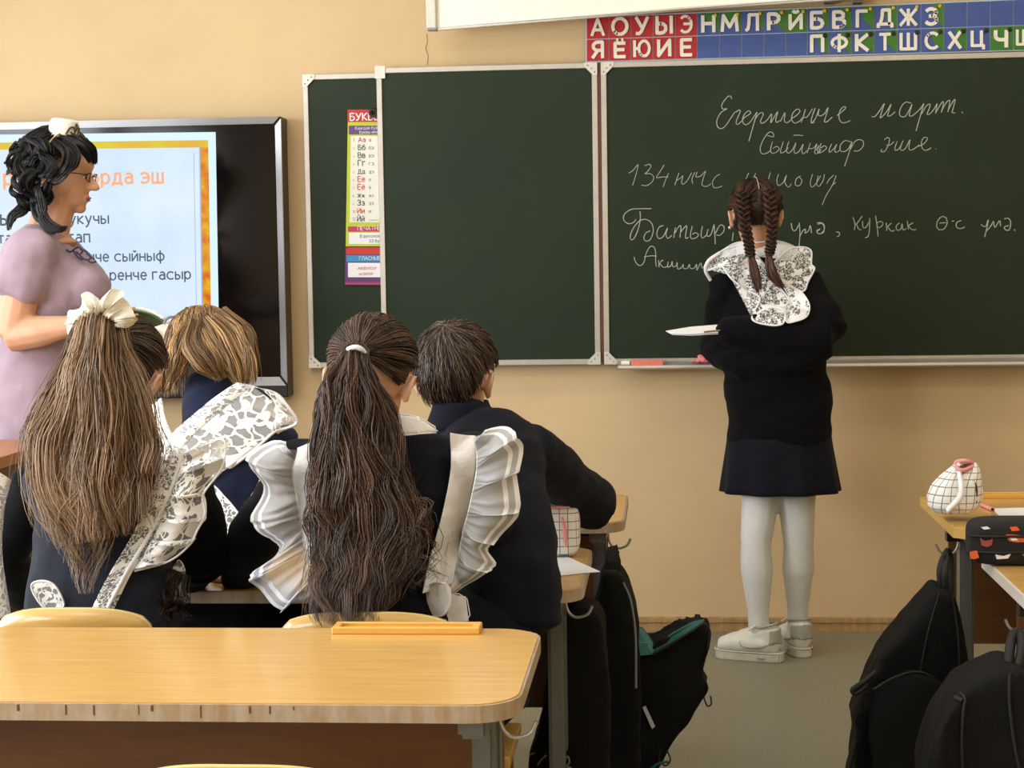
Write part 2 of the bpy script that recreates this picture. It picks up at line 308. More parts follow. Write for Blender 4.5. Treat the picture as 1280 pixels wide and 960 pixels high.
def text_mesh(name, body, pos, width, m, parent, depth=0.0, height=None, bold=0.0):
    """flat block lettering facing the class, drawn as broad strokes; pos is its lower left corner, height that of a capital"""
    wt = .11+bold*3.2; x = 0; quads = []
    lines = []
    for ch in body:
        if ch == ' ': x += .4; continue
        w_, st = GLYPH[ch]
        for q in st: lines.append([(x+a, b) for a, b in q])
        x += w_+.17+wt*.55
    x -= .17+wt*.55; s = (width)/(x+wt); sy = (height or s*1.0)/1.0
    bm = bmesh.new(); hw = wt/2*s; e = 0
    def T(a, b): return (pos[0]+(a+wt/2)*s, pos[2]+b*sy)
    def face(pts):
        nonlocal e
        e += 1; y = pos[1]-.000004*(e % 7); f = bm.faces.new([bm.verts.new((a, y, b)) for a, b in pts])
    for q in lines:
        P_ = [T(a, b) for a, b in q]
        for i in range(len(P_)-1):
            (x0,y0),(x1,y1) = P_[i], P_[i+1]; L = math.hypot(x1-x0, y1-y0)
            if L < 1e-9: continue
            nx, ny = -(y1-y0)/L*hw, (x1-x0)/L*hw; ex = (x1-x0)/L*hw*.55, (y1-y0)/L*hw*.55
            a0 = ex if i == 0 else (0,0); a1 = ex if i == len(P_)-2 else (0,0)
            face([(x0-a0[0]-nx,y0-a0[1]-ny),(x1+a1[0]-nx,y1+a1[1]-ny),(x1+a1[0]+nx,y1+a1[1]+ny),(x0-a0[0]+nx,y0-a0[1]+ny)])
        for i in range(1, len(P_)-1):
            if len(P_) > 8 and 1 < i < len(P_)-2 and i % 2: continue
            face([(P_[i][0]+hw*math.cos(k*PI/4+.39), P_[i][1]+hw*math.sin(k*PI/4+.39)) for k in range(8)])
    if depth:
        g = bmesh.ops.extrude_face_region(bm, geom=list(bm.faces))
        bmesh.ops.translate(bm, verts=[q for q in g['geom'] if isinstance(q, bmesh.types.BMVert)], vec=(0, depth, 0))
    me = bm_mesh(bm); return put(name, me, m, parent)

# lofts and fused bodies
def ring(c, ax, ay, n=16):
    t = np.arange(n)*2*PI/n; return c + np.cos(t)[:,None]*ax + np.sin(t)[:,None]*ay
def loft(st, n=16, side=None, sub=3, power=1.0):
    """closed tube through stations (point, rx, ry); rx lies along `side` (default world X), ry square to it"""
    pts = np.array([s[0] for s in st], float); rr = np.array([(s[1], s[2] if len(s) > 2 else s[1]) for s in st], float)
    K = (len(st)-1)*sub+1; pp = catmull(pts, K); s = np.linspace(0, len(st)-1, K)
    rx = np.interp(s, range(len(st)), rr[:,0]); ry = np.interp(s, range(len(st)), rr[:,1])
    T = np.gradient(pp, axis=0); T /= np.linalg.norm(T, axis=1, keepdims=True)+1e-9
    sd = np.array(side if side is not None else (1.,0,0), float); vs = []
    for i in range(K):
        a = sd - T[i]*np.dot(sd, T[i])
        if np.linalg.norm(a) < .2: a = np.cross(T[i], (0.1,1,0.2))
        a /= np.linalg.norm(a); b = np.cross(T[i], a); vs.append(ring(pp[i], a*rx[i], b*ry[i], n))
    vs = np.vstack(vs); f = []
    for i in range(K-1):
        for j in range(n): f.append((i*n+j, i*n+(j+1)%n, (i+1)*n+(j+1)%n, (i+1)*n+j))
    c0 = len(vs); cap0 = pp[0]-T[0]*min(rx[0],ry[0])*.6; cap1 = pp[-1]+T[-1]*min(rx[-1],ry[-1])*.6
    vs = np.vstack([vs, cap0, cap1])
    for j in range(n):
        f.append((c0, (j+1)%n, j, c0)); f.append((c0+1, (K-1)*n+j, (K-1)*n+(j+1)%n, c0+1))
    return vs, f
def ell(c, r, Rm=None, n=14):
    u = np.linspace(0, PI, n); vs = []
    for a in u: vs.append(np.stack([np.sin(a)*np.cos(np.arange(2*n)*PI/n), np.sin(a)*np.sin(np.arange(2*n)*PI/n), np.full(2*n, np.cos(a))], 1))
    vs = np.vstack(vs)*np.array(r if np.ndim(r) else (r,r,r), float)
    if Rm is not None: vs = vs @ np.array(Rm).T
    m2 = 2*n; f = [(i*m2+j, i*m2+(j+1)%m2, (i+1)*m2+(j+1)%m2, (i+1)*m2+j) for i in range(n-1) for j in range(m2)]
    return vs+np.array(c, float), f
def fuse(name, parts, voxel, m, parent=None, smooth=6, wr=0.0, wsc=(9,9,9), loc=None, fn=None):
    """joins closed solids into one continuous skin (voxel remesh), smooths it, then adds folds"""
    bm = bmesh.new()
    for vs, fs in parts:
        bv = [bm.verts.new(v) for v in vs]
        for f in fs:
            g = [];
            for i in f:
                if bv[i] not in g: g.append(bv[i])
            if len(g) > 2:
                try: bm.faces.new(g)
                except ValueError: pass
    bmesh.ops.remove_doubles(bm, verts=bm.verts, dist=1e-6)
    bmesh.ops.recalc_face_normals(bm, faces=bm.faces)
    me = bpy.data.meshes.new(name); bm.to_mesh(me); bm.free()
    o = bpy.data.objects.new('tmp', me); COL.objects.link(o)
    r = o.modifiers.new('r','REMESH'); r.mode = 'VOXEL'; r.voxel_size = voxel; r.use_smooth_shade = True
    s = o.modifiers.new('s','SMOOTH'); s.factor = 0.5; s.iterations = smooth
    dg = bpy.context.evaluated_depsgraph_get(); out = bpy.data.meshes.new_from_object(o.evaluated_get(dg))
    bpy.data.objects.remove(o); bpy.data.meshes.remove(me)
    if wr or fn:
        n = len(out.vertices); co = np.empty(n*3, np.float32); out.vertices.foreach_get('co', co); co = co.reshape(-1,3)
        no = np.empty(n*3, np.float32); out.vertices.foreach_get('normal', no); no = no.reshape(-1,3)
        if wr:
            sx, sy, sz = wsc
            d = np.array([noise.noise(Vector((c[0]*sx, c[1]*sy, c[2]*sz)))+0.5*noise.noise(Vector((c[0]*sx*2.3+5, c[1]*sy*2.3, c[2]*sz*2.3))) for c in co.tolist()])
            d = np.where(np.abs(d) < .5, d, np.sign(d)*.5)
            co = co + no*(d*wr)[:,None]
        if fn: co = fn(co, no)
        out.vertices.foreach_set('co', co.astype(np.float32).ravel()); out.update()
    out.materials.clear()
    return put(name, out, m, parent, loc=loc, smooth=True)

# ------------------------------------------------------------------ the room
def S(o, n=None): return props(o, kind='structure')
T_ = 0.12
S(box('floor', (XL-T_, YB-T_, -0.1), (XR+T_, D+T_, 0), M_floor))
S(box('ceiling', (XL-T_, YB-T_, ZC), (XR+T_, D+T_, ZC+0.1), M_ceil))
S(box('wall_front', (XL, D, 0), (XR, D+T_, ZC), M_wall))
S(box('wall_back', (XL, YB-T_, 0), (XR, YB, ZC), M_wall))
S(box('wall_right', (XR, YB-T_, 0), (XR+T_, D+T_, ZC), M_wall))
bm = bmesh.new()
bm_box(bm, (XL-T_, YB-T_, 0), (XL, D+T_, 0.95)); bm_box(bm, (XL-T_, YB-T_, 2.6), (XL, D+T_, ZC))
ys = [YB-T_]+[v for ab in WINY for v in ab]+[D+T_]
for i in range(0, len(ys), 2): bm_box(bm, (XL-T_, ys[i], 0.95), (XL, ys[i+1], 2.6))
S(put('wall_left', bm_mesh(bm), M_wall))
M_pvc = mat('white_window_plastic', (236,236,234), 0.35)
M_glass = bpy.data.materials.new('window_glass'); M_glass.use_nodes = True
gb = M_glass.node_tree.nodes['Principled BSDF']; gb.inputs['Transmission Weight'].default_value = 1.0; gb.inputs['Roughness'].default_value = 0.0; gb.inputs['IOR'].default_value = 1.02
for i, (a, b) in enumerate(WINY):
    wn = thing('window_%d' % (i+1), None, None, (XL-0.06, (a+b)/2, 0.95)); props(wn, kind='structure')
    bm = bmesh.new()
    for lo, hi in (((a,.95),(b,1.01)), ((a,2.54),(b,2.6)), ((a,.95),(a+.06,2.6)), ((b-.06,.95),(b,2.6)), (((a+b)/2-.04,.95),((a+b)/2+.04,2.6))):
        bm_box(bm, (XL-0.09, lo[0], lo[1]), (XL-0.03, hi[0], hi[1]))
    put('frame', bm_mesh(bm), M_pvc, wn)
    box('pane', (XL-0.065, a+.05, 1.0), (XL-0.055, b-.05, 2.55), M_glass, wn)
    box('window_sill', (XL-.02, a-.05, 0.92), (XL+.18, b+.05, 0.95), M_pvc, wn)
zs = P(900, 771, D)[2]
sk = box('baseboard_front', (XL, D-0.014, 0), (XR, D, zs*0.62), M_skirt); S(sk)
sk2 = box('baseboard_front', (XL, D-0.020, zs*0.64), (XR, D, zs), M_skirt, bev=.002); S(sk2)
for i, (x, y) in enumerate(LAMPS):
    t = thing('ceiling_lamp', 'white ceiling lamp above the class, out of the picture', 'lamp', (x, y, ZC-.09), 'ceiling lamps over the desks')
    box('housing', (x-.62, y-.16, ZC-.07), (x+.62, y+.16, ZC), M_pvc, t)
    box('diffuser', (x-.6, y-.14, ZC-.09), (x+.6, y+.14, ZC-.07), mat('lamp_diffuser', (255,244,224), .5, emit=3), t)
# crack in the plaster
w0 = [P(x, y, D-.001) for x, y in ((533,42),(534,52),(532,60),(535,70),(534,81))]
o = wire('plaster_crack', [w0], .0011, mat('crack_line', (168,132,92), .9), n=14, sides=4); props(o, kind='structure')

# ------------------------------------------------------------------ chalkboards
def rectframe(name, x0, x1, z0, z1, y0, y1, wd, parent, m=M_alu):
    bm = bmesh.new()
    bm_box(bm, (x0,y0,z1-wd), (x1,y1,z1)); bm_box(bm, (x0,y0,z0), (x1,y1,z0+wd))
    bm_box(bm, (x0,y0,z0+wd), (x0+wd,y1,z1-wd)); bm_box(bm, (x1-wd,y0,z0+wd), (x1,y1,z1-wd))
    bmesh.ops.bevel(bm, geom=list(bm.edges), offset=.0015, segments=1, affect='EDGES')
    return put(name, bm_mesh(bm), m, parent)
def corner(x, z, sx, sz, y, parent):
    """three-cornered aluminium corner plate with two rivets"""
    s = .042
    pts = [(x, y, z), (x+sx*s, y, z), (x+sx*s, y, z+sz*.013), (x+sx*.013, y, z+sz*s), (x, y, z+sz*s)]
    c = prism('corner_plate', pts, (0, -.003, 0), M_alu_light, parent)
    for a, b in ((.031,.009), (.009,.031), (.019,.019)):
        bm = bmesh.new(); bmesh.ops.create_icosphere(bm, subdivisions=1, radius=.0032, matrix=Matrix.Translation((x+sx*a, y-.003, z+sz*b)) @ Matrix.Diagonal((1,.6,1,1)))
        put('rivet', bm_mesh(bm), M_silver, c)
def board(name, label, x0, x1, z0, z1, y, fw=.018, corners=((0,0),(1,0),(0,1),(1,1)), th=.025):
    t = thing(name, label, 'chalkboard', ((x0+x1)/2, y+th/2, z0))
    box('writing_surface', (x0+.005, y+.006, z0+.005), (x1-.005, y+th, z1-.005), M_board, t)
    rectframe('frame', x0, x1, z0, z1, y, y+th, fw, t)
    for cx, cz in corners: corner(x1 if cx else x0, z1 if cz else z0, -1 if cx else 1, -1 if cz else 1, y, t)
    return t
YF = D-.065                                   # face of the front boards
zt = (P(749.5,78.5,YF)[2]+P(1280,64.5,YF)[2]+P(560,82,YF)[2])/3; zb = (P(753.7,455.5,YF)[2]+P(600,457.5,YF)[2]+P(1280,449.5,YF)[2])/3
xs0 = P(749,300,YF)[0]; xs1 = P(753.5,300,YF)[0]; xl = (P(470.5,90,YF)[0]+P(477,440,YF)[0])/2
xb0 = (P(378,90,D-.03)[0]+P(386,455,D-.03)[0])/2
back_board = board('chalkboard', 'narrow strip of green chalkboard behind the wing, with the alphabet poster on it', xb0, xl+.36, zb-.004, zt-.012, D-.03, corners=((0,0),(0,1)), th=.025)
wing = board('chalkboard', 'blank green chalkboard wing with aluminium frame, left of the written board', xl, xs0, zb, zt, YF, corners=((1,0),(1,1)))
main = board('chalkboard', 'wide green chalkboard with chalk handwriting, right of the seam', xs1, xs1+1.5, zb, zt, YF)
box('hinge_strip', (xs0, YF+.004, zb+.01), (xs1, YF+.03, zt-.01), mat('rusty_hinge', (92,56,40), .6), main)
bm = bmesh.new(); bm_box(bm, (xl-.004, YF-.003, zt-.035), (xl+.03, YF+.002, zt+.006)); put('corner_cap', bm_mesh(bm), M_alu_light, wing)
for x in (xl+.45, xs0-.06, xs1+.1, xs1+1.4):  # wall standoffs behind the boards
    box('standoff', (x-.015, YF+.024, zt-.2), (x+.015, D, zt-.16), M_alu, wing if x < xs0 else main)
    box('standoff', (x-.015, YF+.024, zb+.1), (x+.015, D, zb+.14), M_alu, wing if x < xs0 else main)
# chalk tray under the written board
x0 = P(773,455,YF)[0]
tp = [(x0, YF+.002, zb+.012), (x0, YF-.045, zb-.008), (x0, YF-.055, zb-.002), (x0, YF-.057, zb-.010), (x0, YF-.046, zb-.016), (x0, YF+.02, zb-.016), (x0, YF+.02, zb+.012)]
tray = prism('chalk_tray', tp, (1.43, 0, 0), M_alu, main)
eg = 0.0
def chalk(kind, label, px0, px1, py, m, r, cat='chalk'):
    a, b = P(px0, py, YF-.034), P(px1, py, YF-.034); z = zb-.0045+r+.004
    a[2] = b[2] = z; o = wire(kind, [[a, b]], r, m, n=6, sides=10)
    return props(o, label, cat)
M_pinkchalk = mat('salmon_chalk', (232,128,112), .8, var=.08, vscale=90)
bm = bmesh.new(); a = P(789,456,YF-.034); b = P(829,457,YF-.034)
t = thing('chalk_box', 'long salmon pink chalk holder lying on the board tray', 'chalk', (a[0], a[1], zb-.004))
box('holder', (a[0], a[1]-.011, zb-.004), (b[0], a[1]+.011, zb+.016), M_pinkchalk, t, bev=.003)
c = P(778,458,YF-.03)
o = wire('chalk_stick', [[(c[0]-.002, a[1], zb+.006), (a[0]-.004, a[1]-.006, zb+.006)]], .0075, mat('white_chalk', (240,238,226), .9), n=6, sides=10); props(o, 'short white chalk stub beside the pink holder', 'chalk')
# crumpled pink cloth on the tray
c = P(880,456,YF-.035)
fuse_pink = [ell((c[0]+dx, c[1]+dy, zb+.010+dz), r) for dx, dy, dz, r in ((-.02,0,.0,(.024,.012,.006)),(.01,-.004,.006,(.026,.016,.011)),(.03,0,.014,(.018,.014,.012)),(-.002,.004,.013,(.02,.01,.007)))]
o = fuse('pink_rag', fuse_pink, .003, mat('pink_cloth', (214,84,104), .8, col2=(240,158,158), vscale=26), smooth=2, wr=.006, wsc=(60,60,60)); props(o, 'crumpled pink chalk rag on the tray by the girl\'s elbow', 'rag')

# handwriting: strokes in the board's own plane
def strokes(region, txt):
    ox, oy, s = region; out = []
    for st in txt.split('|'):
        v = [float(q) for q in st.replace(',', ' ').split()]
        out.append([P(ox+v[i]/s, oy+v[i+1]/s, YF+.0048) for i in range(0, len(v), 2)])
    return out
R3=(770,110,4.923); R4=(1020,110,4.923); R5=(770,250,4.923); R6=(1020,250,4.923)
def write(name, groups, r):
    for reg, txt in groups: wire(name, strokes(reg, txt), r, M_chalk, main, sides=4)
write('chalk_writing', [(R3, '712,66 706,52 690,52 668,76 652,104 656,128 684,128|680,130 646,152 622,196 624,236 646,250 672,236 700,196 730,150|734,150 758,136 764,146 740,208 748,224 772,206 792,180|776,188 810,170 830,152 812,142 786,170 780,206 796,226 822,214 852,172 868,148|868,150 846,230 818,328|852,198 880,160 900,152 906,166 890,200 896,218 912,212|912,214 936,190 958,160 952,214|954,214 976,176 996,146 984,190 988,212 1010,200|1012,206 1040,152 1036,200 1052,214 1078,196|1078,190 1112,168 1132,144 1118,130 1092,150 1080,190 1100,216 1130,204 1146,184|1166,130 1152,180 1140,212|1148,180 1176,178 1210,128|1226,124 1206,180 1202,214 1222,212'),
 (R4, '-24,214 -4,190 12,150 20,128|20,128 14,160 24,172 50,160 72,124|76,120 62,170 52,206 70,206 100,180|130,170 174,134 184,120 170,116 148,140 142,184 158,212 186,212 212,200'),
 (R4, '342,176 362,176 386,148 420,96|422,96 404,150 396,184 420,164 440,138 462,100|462,100 446,150 442,172 460,170 488,146|586,94 552,88 524,118 514,160 530,178 556,168 592,100|592,100 578,150 576,172 598,168 640,130 664,96|664,96 640,180 616,264|650,160 680,110 702,100 696,130 684,160 700,160 722,136 746,96|746,96 736,158|738,150 764,106 780,84 784,98 772,150|774,140 802,90 822,76 822,96 812,148|814,136 840,88 856,72 846,120 838,150 856,154|896,146 904,154 898,150')], .0016)
write('chalk_writing', [(R3, '930,292 970,300 962,274 938,276 906,320 888,370 898,404 930,400 956,380|964,330 952,374 958,400 984,396 1004,376 990,360 966,372|1030,330 1014,380 1016,400 1040,390 1060,366|1064,330 1050,376 1056,400 1080,388 1108,338|1108,338 1096,384 1104,402 1126,390 1152,346|1152,346 1144,390 1156,404 1176,384|1092,292 1120,290 1152,294|1196,340 1176,400|1182,374 1216,370 1236,344 1222,396 1240,402 1262,380|1262,340 1250,400'),
 (R4, '0,384 20,352|20,352 10,388 20,400 46,388 66,368 50,356 32,370|96,344 82,380 84,396 108,376 128,346|128,346 116,384 122,396 146,384|214,332 180,324 152,350 150,384 172,392 200,374 222,330|222,334 200,410 176,482|206,386 240,330 270,318 292,332 288,362 262,386 232,388|420,318 440,306 452,314 446,350 424,388 402,392 404,376|432,352 458,350 480,330|500,328 486,370 492,384 514,370 536,324|536,324 520,368 528,384 550,372 576,322|580,318 572,360 578,382 604,374 636,350|630,360 660,346 682,322 684,306 664,306 650,330 652,366 672,384 700,374 708,366|736,374 740,378')], .0014)
write('chalk_writing', [(R3, '78,524 104,508 136,472 124,530 102,600|176,478 206,470 214,486 190,518 176,528|180,528 212,528 232,548 222,578 190,600 156,598|296,474 268,520 250,552 284,548 322,548|324,524 306,566 290,610|388,522 362,598|370,572 400,552 412,540 404,580 414,592 440,568 466,520|486,518 468,560 474,590|500,516 492,546 520,542 552,510|552,514 536,560 530,596 556,606 584,590|640,530 612,548 594,580 602,612 632,612 654,602|816,524 800,560|860,526 848,550|950,520 940,560|1000,530 990,570 1000,600 1030,580 1046,540|1050,536 1040,580 1060,610 1080,590|1136,540 1110,560 1104,596 1130,600 1144,570 1130,550|1210,530 1196,580 1204,610 1230,590 1260,540'),
 (R4, '14,540 4,590 20,604 44,570 52,530|110,536 84,560 66,590|124,540 100,600 64,660 38,720|104,596 122,580')], .0013)
write('chalk_writing', [(R5, '218,54 160,54 96,58 54,86 48,122 76,146 108,138 124,118|148,70 150,110 140,170 118,226 96,246 88,222 106,176 144,130 184,120 218,142 230,186 216,236 192,254 172,240 182,206 210,190|292,158 266,168 252,206 262,236 290,226 318,172|318,172 308,214 320,236 344,218|366,168 356,232|362,204 384,168 400,162 394,232|398,198 424,166 436,164 428,232 448,230|470,160 458,214 466,238 490,234 508,216 490,202 470,212|532,160 524,214 534,234 560,214|566,180 560,220 584,214 604,150|604,150 608,210 612,272|612,206 640,156 664,164 662,196 636,218 616,214|722,200 716,252'),
 (R5, '1078,142 1086,180 1104,188 1128,150|1128,140 1132,210 1126,290|1130,228 1150,190 1166,180 1164,204 1184,190 1196,158 1204,204|1240,150 1268,146 1282,170 1276,200 1248,208 1236,190 1258,178'),
 (R6, '6,142 34,140 52,160 46,194 20,208 6,196 24,180|124,196 144,202 142,220 128,226'),
 (R6, '228,106 240,150 236,184|284,100 250,146 236,146|250,150 262,178 280,184|286,130 290,168 308,168 326,136|330,110 330,170 322,222 302,232|366,96 376,160 382,224|372,142 400,132 412,148 396,168 378,168|432,140 436,190|464,142 440,164|440,164 464,192 484,186|514,142 494,160 500,186 522,178 530,146 536,184 556,176|562,128 568,182|598,140 570,160 596,184 618,180'),
 (R6, '806,112 776,102 748,130 744,166 762,184 790,176 808,140 800,112|760,142 800,140|836,132 850,128|894,126 866,140 866,168 890,176 916,166|1016,150 1030,162 1048,158 1058,124|1062,122 1052,170 1038,228|1046,196 1076,160 1092,132 1096,158 1104,166 1130,128 1136,160|1158,116 1186,114 1198,140 1190,182 1166,184 1160,166 1186,158|1220,180 1226,190')], .0017)
write('chalk_writing', [(R5, '110,350 124,386 148,404 172,384 186,330 208,290 232,288 244,320 244,370 248,410|172,350 220,344 250,346|262,370 266,414|262,410 276,380 292,370|272,394 292,414 318,410|322,380 318,412 338,404 346,378 350,410 372,404 376,384 380,424 404,416 414,396 416,420 440,420 452,396 458,420 480,420 496,396 498,432 522,388 530,420 548,400|556,396 574,372 588,384')], .0016)

# ------------------------------------------------------------------ alphabet poster with a clip, on the narrow board
YP = D-.034
def pq(px, py, Y=YP): return P(px, py, Y)
post = thing('alphabet_poster', 'tall narrow alphabet poster with red header, half hidden behind the board wing', 'poster', tuple(pq(460,357)))
def pquad(name, x0, y0, x1, y1, m, parent, lift=0.0, th=.0008, sk_=(0,0)):
    Y = YP-lift; a = [P(x0,y0,Y), P(x1,y0,Y), P(x1+sk_[1],y1,Y), P(x0+sk_[0],y1,Y)]
    return prism(name, a, (0, th, 0), m, parent)
C_ = lambda n, c: mat(n, c, .5)
pquad('poster_sheet', 435, 137, 492, 312, C_('poster_lime', (188,204,40)), post, sk_=(-3,-3))
pquad('poster_sheet', 432, 308, 492, 356, C_('poster_purple', (92,44,112)), post, sk_=(-1,-1))
pquad('print_block', 434.5, 137, 492, 152.5, C_('poster_red', (196,40,34)), post, .001)
pquad('print_block', 436, 157, 492, 168, C_('poster_violet', (98,60,128)), post, .001)
pquad('print_block', 438.5, 170, 492, 278, C_('poster_paper', (232,232,222)), post, .0012, sk_=(-1.5,0))
pquad('print_block', 435, 283, 492, 289.5, C_('poster_magenta', (186,44,92)), post, .001)
pquad('print_block', 436, 291, 492, 305, M_white, post, .001)
pquad('print_block', 432.5, 309, 492, 318, C_('poster_red', (196,40,34)), post, .001)
pquad('print_block', 433, 319, 492, 327, C_('poster_blue', (48,140,196)), post, .001)
pquad('print_block', 435, 328.5, 492, 346.5, M_white, post, .001)
pquad('print_block', 431.5, 353, 492, 356, C_('poster_magenta', (186,44,92)), post, .001)
def ptext(body, x, y, wpx, m, Y, parent, name='lettering', bold=0.0, depth=0, hpx=None):
    p = P(x, y, Y); q = P(x+wpx, y, Y)
    return text_mesh(name, body, p, q[0]-p[0], m, parent, bold=bold, depth=depth, height=(hpx/(FPX/Y)) if hpx else None)
YT = YP-.0022
ptext('БУКВЫ', 437, 150.5, 39, M_white, YT, post, bold=.02)
ptext('Каждая буква', 444, 162, 34, M_white, YT, post); ptext('буквы имеет', 449, 167, 30, M_white, YT, post)
m_r = C_('print_red', (206,60,44)); m_k = C_('print_dark', (44,44,58)); m_g = C_('print_grey', (120,120,124))
rows = [('Аа','а'),('Бб','бэ'),('Вв','вэ'),('Гг','гэ'),('Дд','дэ'),('Ее','е'),('Ёё','ё'),('Жж','жэ'),('Зз','зэ'),('Ии','и'),('Йй','и краткое')]
for i, (a, b) in enumerate(rows):
    y = 177.4+i*9.9; m_ = m_r if i in (0,5,6,9) else m_k
    ptext(a, 447.5-i*.12, y, 9.5, m_, YT, post, bold=.012); ptext(b, 461, y-.5, (2.8, 6.5, 12)[min(2, len(b)-1)], m_g, YT, post)
    ptext(str(i+1), 441.5-i*.1, y-.5, 1.6 if i < 9 else 3.5, m_g, YT, post)
ptext('ПЕЧАТНЫЕ', 447, 288, 34, M_white, YT, post); ptext('В русском', 450, 297, 26, m_k, YT, post); ptext('33 буквы', 461, 303, 22, m_k, YT, post)
ptext('ГЛАСНЫЕ', 449, 325, 26, M_white, YT, post); ptext('АЕЁИОУ', 447, 337, 24, m_r, YT, post, hpx=3); ptext('ЫЭЮЯ', 449, 344, 17, m_r, YT, post, hpx=3)
c = P(466,141,D-.05); clip = thing('binder_clip', 'small black clip holding the alphabet poster', 'clip', tuple(c))
bm = bmesh.new(); bmesh.ops.create_cone(bm, cap_ends=True, segments=20, radius1=.016, radius2=.013, depth=.012, matrix=Matrix.Translation(c) @ Matrix.Rotation(PI/2,4,'X')); put('magnet', bm_mesh(bm), M_black, clip)
bm = bmesh.new(); bmesh.ops.create_cone(bm, cap_ends=True, segments=16, radius1=.007, radius2=.007, depth=.006, matrix=Matrix.Translation(c+np.array([0,-.008,0])) @ Matrix.Rotation(PI/2,4,'X')); put('knob', bm_mesh(bm), M_blackgloss, clip)

# ------------------------------------------------------------------ alphabet strip over the boards
YS = D-.035
strip = thing('alphabet_strip', 'long red and blue alphabet strip of letter cards above the chalkboard', 'letter strip', tuple(P(1000,70,YS)))
cx = [733,760.8,788.5,816,844,871.5,899.4,927,954.8,982.4,1009,1036,1064.3,1093,1121.7,1151.2,1180,1209,1237.7,1266.9,1296]
def sy(k, x):                                # k = 0 top, 1 middle, 2 bottom edge of the strip
    return np.interp(x, (733,1296), ((22,-1.5),(49.3,31),(77,62))[k])
prism('backing', [P(732,21,YS), P(1297,-2.5,YS), P(1297,63,YS), P(732,78.5,YS)], (0,.012,0), mat('strip_backing', (180,196,206), .5), strip)
for x in (800, 950, 1100, 1250): box('wall_clip', tuple(P(x, sy(0,x)+12, YS+.012)), tuple(np.array(P(x, sy(0,x)+12, YS+.012))+[.02, .0225, .03]), M_alu, strip)
m_red = C_('card_red', (178,26,32)); m_blue = mat('card_blue', (60,84,150), .5, var=.08, vscale=30); m_green = mat('card_green', (56,116,34), .5, var=.08, vscale=30)
m_let = C_('letter_cream', (236,232,218)); m_bell = C_('bell_yellow', (216,176,40)); m_bk = C_('bell_black', (18,20,20))
up = 'АОУЫЭНМЛРЙБВГДЖЗ    '; lo_ = 'ЯЁЮИЕ     ПФКТШСХЦЧЩ'
for r_ in (0, 1):
    for i in range(20):
        ch = (up, lo_)[r_][i]; g = .55; xa, xb = cx[i]+g, cx[i+1]-g
        ya0, ya1 = sy(r_, xa)+g, sy(r_, xb)+g; yb0, yb1 = sy(r_+1, xa)-g, sy(r_+1, xb)-g
        full = ch in 'ЙЧЩ'; base = m_red if i < 5 else (m_green if full and ch != ' ' else m_blue)
        card = prism('letter_card', [P(xa,ya0,YS-.003), P(xb,ya1,YS-.003), P(xb,yb1,YS-.003), P(xa,yb0,YS-.003)], (0,.003,0), base, strip)
        if ch == ' ': continue
        if i >= 5 and ch not in 'ЖШЦЙЧЩ':
            if ch in 'ЛБ': tri = [P(xb-9,sy(r_,xb-9)+g,YS-.0042), P(xb,ya1,YS-.0042), P(xb,yb1-4,YS-.0042), P(xb-5,yb1-9,YS-.0042)]
            elif ch in 'НМ': tri = [P(xa+1,ya0,YS-.0042), P(xb,ya1,YS-.0042), P(xb,yb1-3,YS-.0042)]
            else: tri = [P((xa+xb)/2,(ya0+ya1)/2,YS-.0042), P(xb,ya1,YS-.0042), P(xb,yb1,YS-.0042), P((xa+xb)/2,(yb0+ya0)/2+1,YS-.0042)]
            prism('green_half', tri, (0,.001,0), m_green, card)
        wd = {'Ы':22,'Ю':22,'Ш':22,'Щ':21,'М':23,'Ж':23,'Ф':22,'Д':21,'О':22}.get(ch, 18 if ch not in 'ГТЕЭЯЁ' else 16)
        h = 18.5; yb_ = (yb0+yb1)/2-4.3
        if ch in 'ДЦЩ': h = 17; yb_ -= 2
        if ch in 'ЁЙ': h = 16.5
        if r_ == 0 and i < 5: h = 19.5
        ptext(ch, (xa+xb)/2-wd/2+.3*(i < 5)-(1 if i > 5 else 0), yb_, wd, m_let, YS-.0075, card, name='letter', bold=.028, depth=.0035, hpx=h)
        if i >= 5:
            bp = P(xb-4.5, (ya1 if r_ == 0 else ya1+1)+3.5, YS-.0085)
            bm = bmesh.new(); bmesh.ops.create_uvsphere(bm, u_segments=10, v_segments=6, radius=.0058 if r_ == 0 else .0075, matrix=Matrix.Translation(bp) @ Matrix.Diagonal((1,.35,1,1)))
            put('bell', bm_mesh(bm), m_bell if r_ == 0 else m_bk, card)

# white screen hanging above, its lower edge in view
YW = D-.16
scr = thing('whiteboard', 'white panel with metal edge hanging above the chalkboards, cut by the top of the picture', 'whiteboard', tuple(P(800,20,YW)))
pB = [P(543,38,YW), P(860,12,YW), P(1115,-5,YW-.02)]
prism('panel', [pB[0], pB[1], pB[2], pB[2]+[0,0,.75], pB[0]+[0,0,.75]], (0,.02,0), M_wb, scr)
prism('lower_rim', [pB[0]+[0,0,-.001], pB[1]+[0,0,-.001], pB[2]+[0,0,-.001], pB[2]+[0,0,.008], pB[1]+[0,0,.008], pB[0]+[0,0,.008]], (0,-.006,0), M_alu_light, scr)
a = P(533.5,36,YW-.005); b = P(544,-40,YW-.005)
box('end_case', (a[0], a[1]-.01, a[2]), (b[0], a[1]+.035, b[2]+.6), M_alu_light, scr, bev=.003)
box('end_foot', (a[0]+.001, a[1]-.012, a[2]-.006), (b[0]+.003, a[1]+.03, a[2]+.003), M_silver, scr, bev=.002)
box('wall_mount', (a[0]+.2, YW+.02, 2.3), (a[0]+.25, D, 2.36), M_alu, scr); box('wall_mount', (a[0]+1.1, YW+.02, 2.3), (a[0]+1.15, D, 2.36), M_alu, scr)
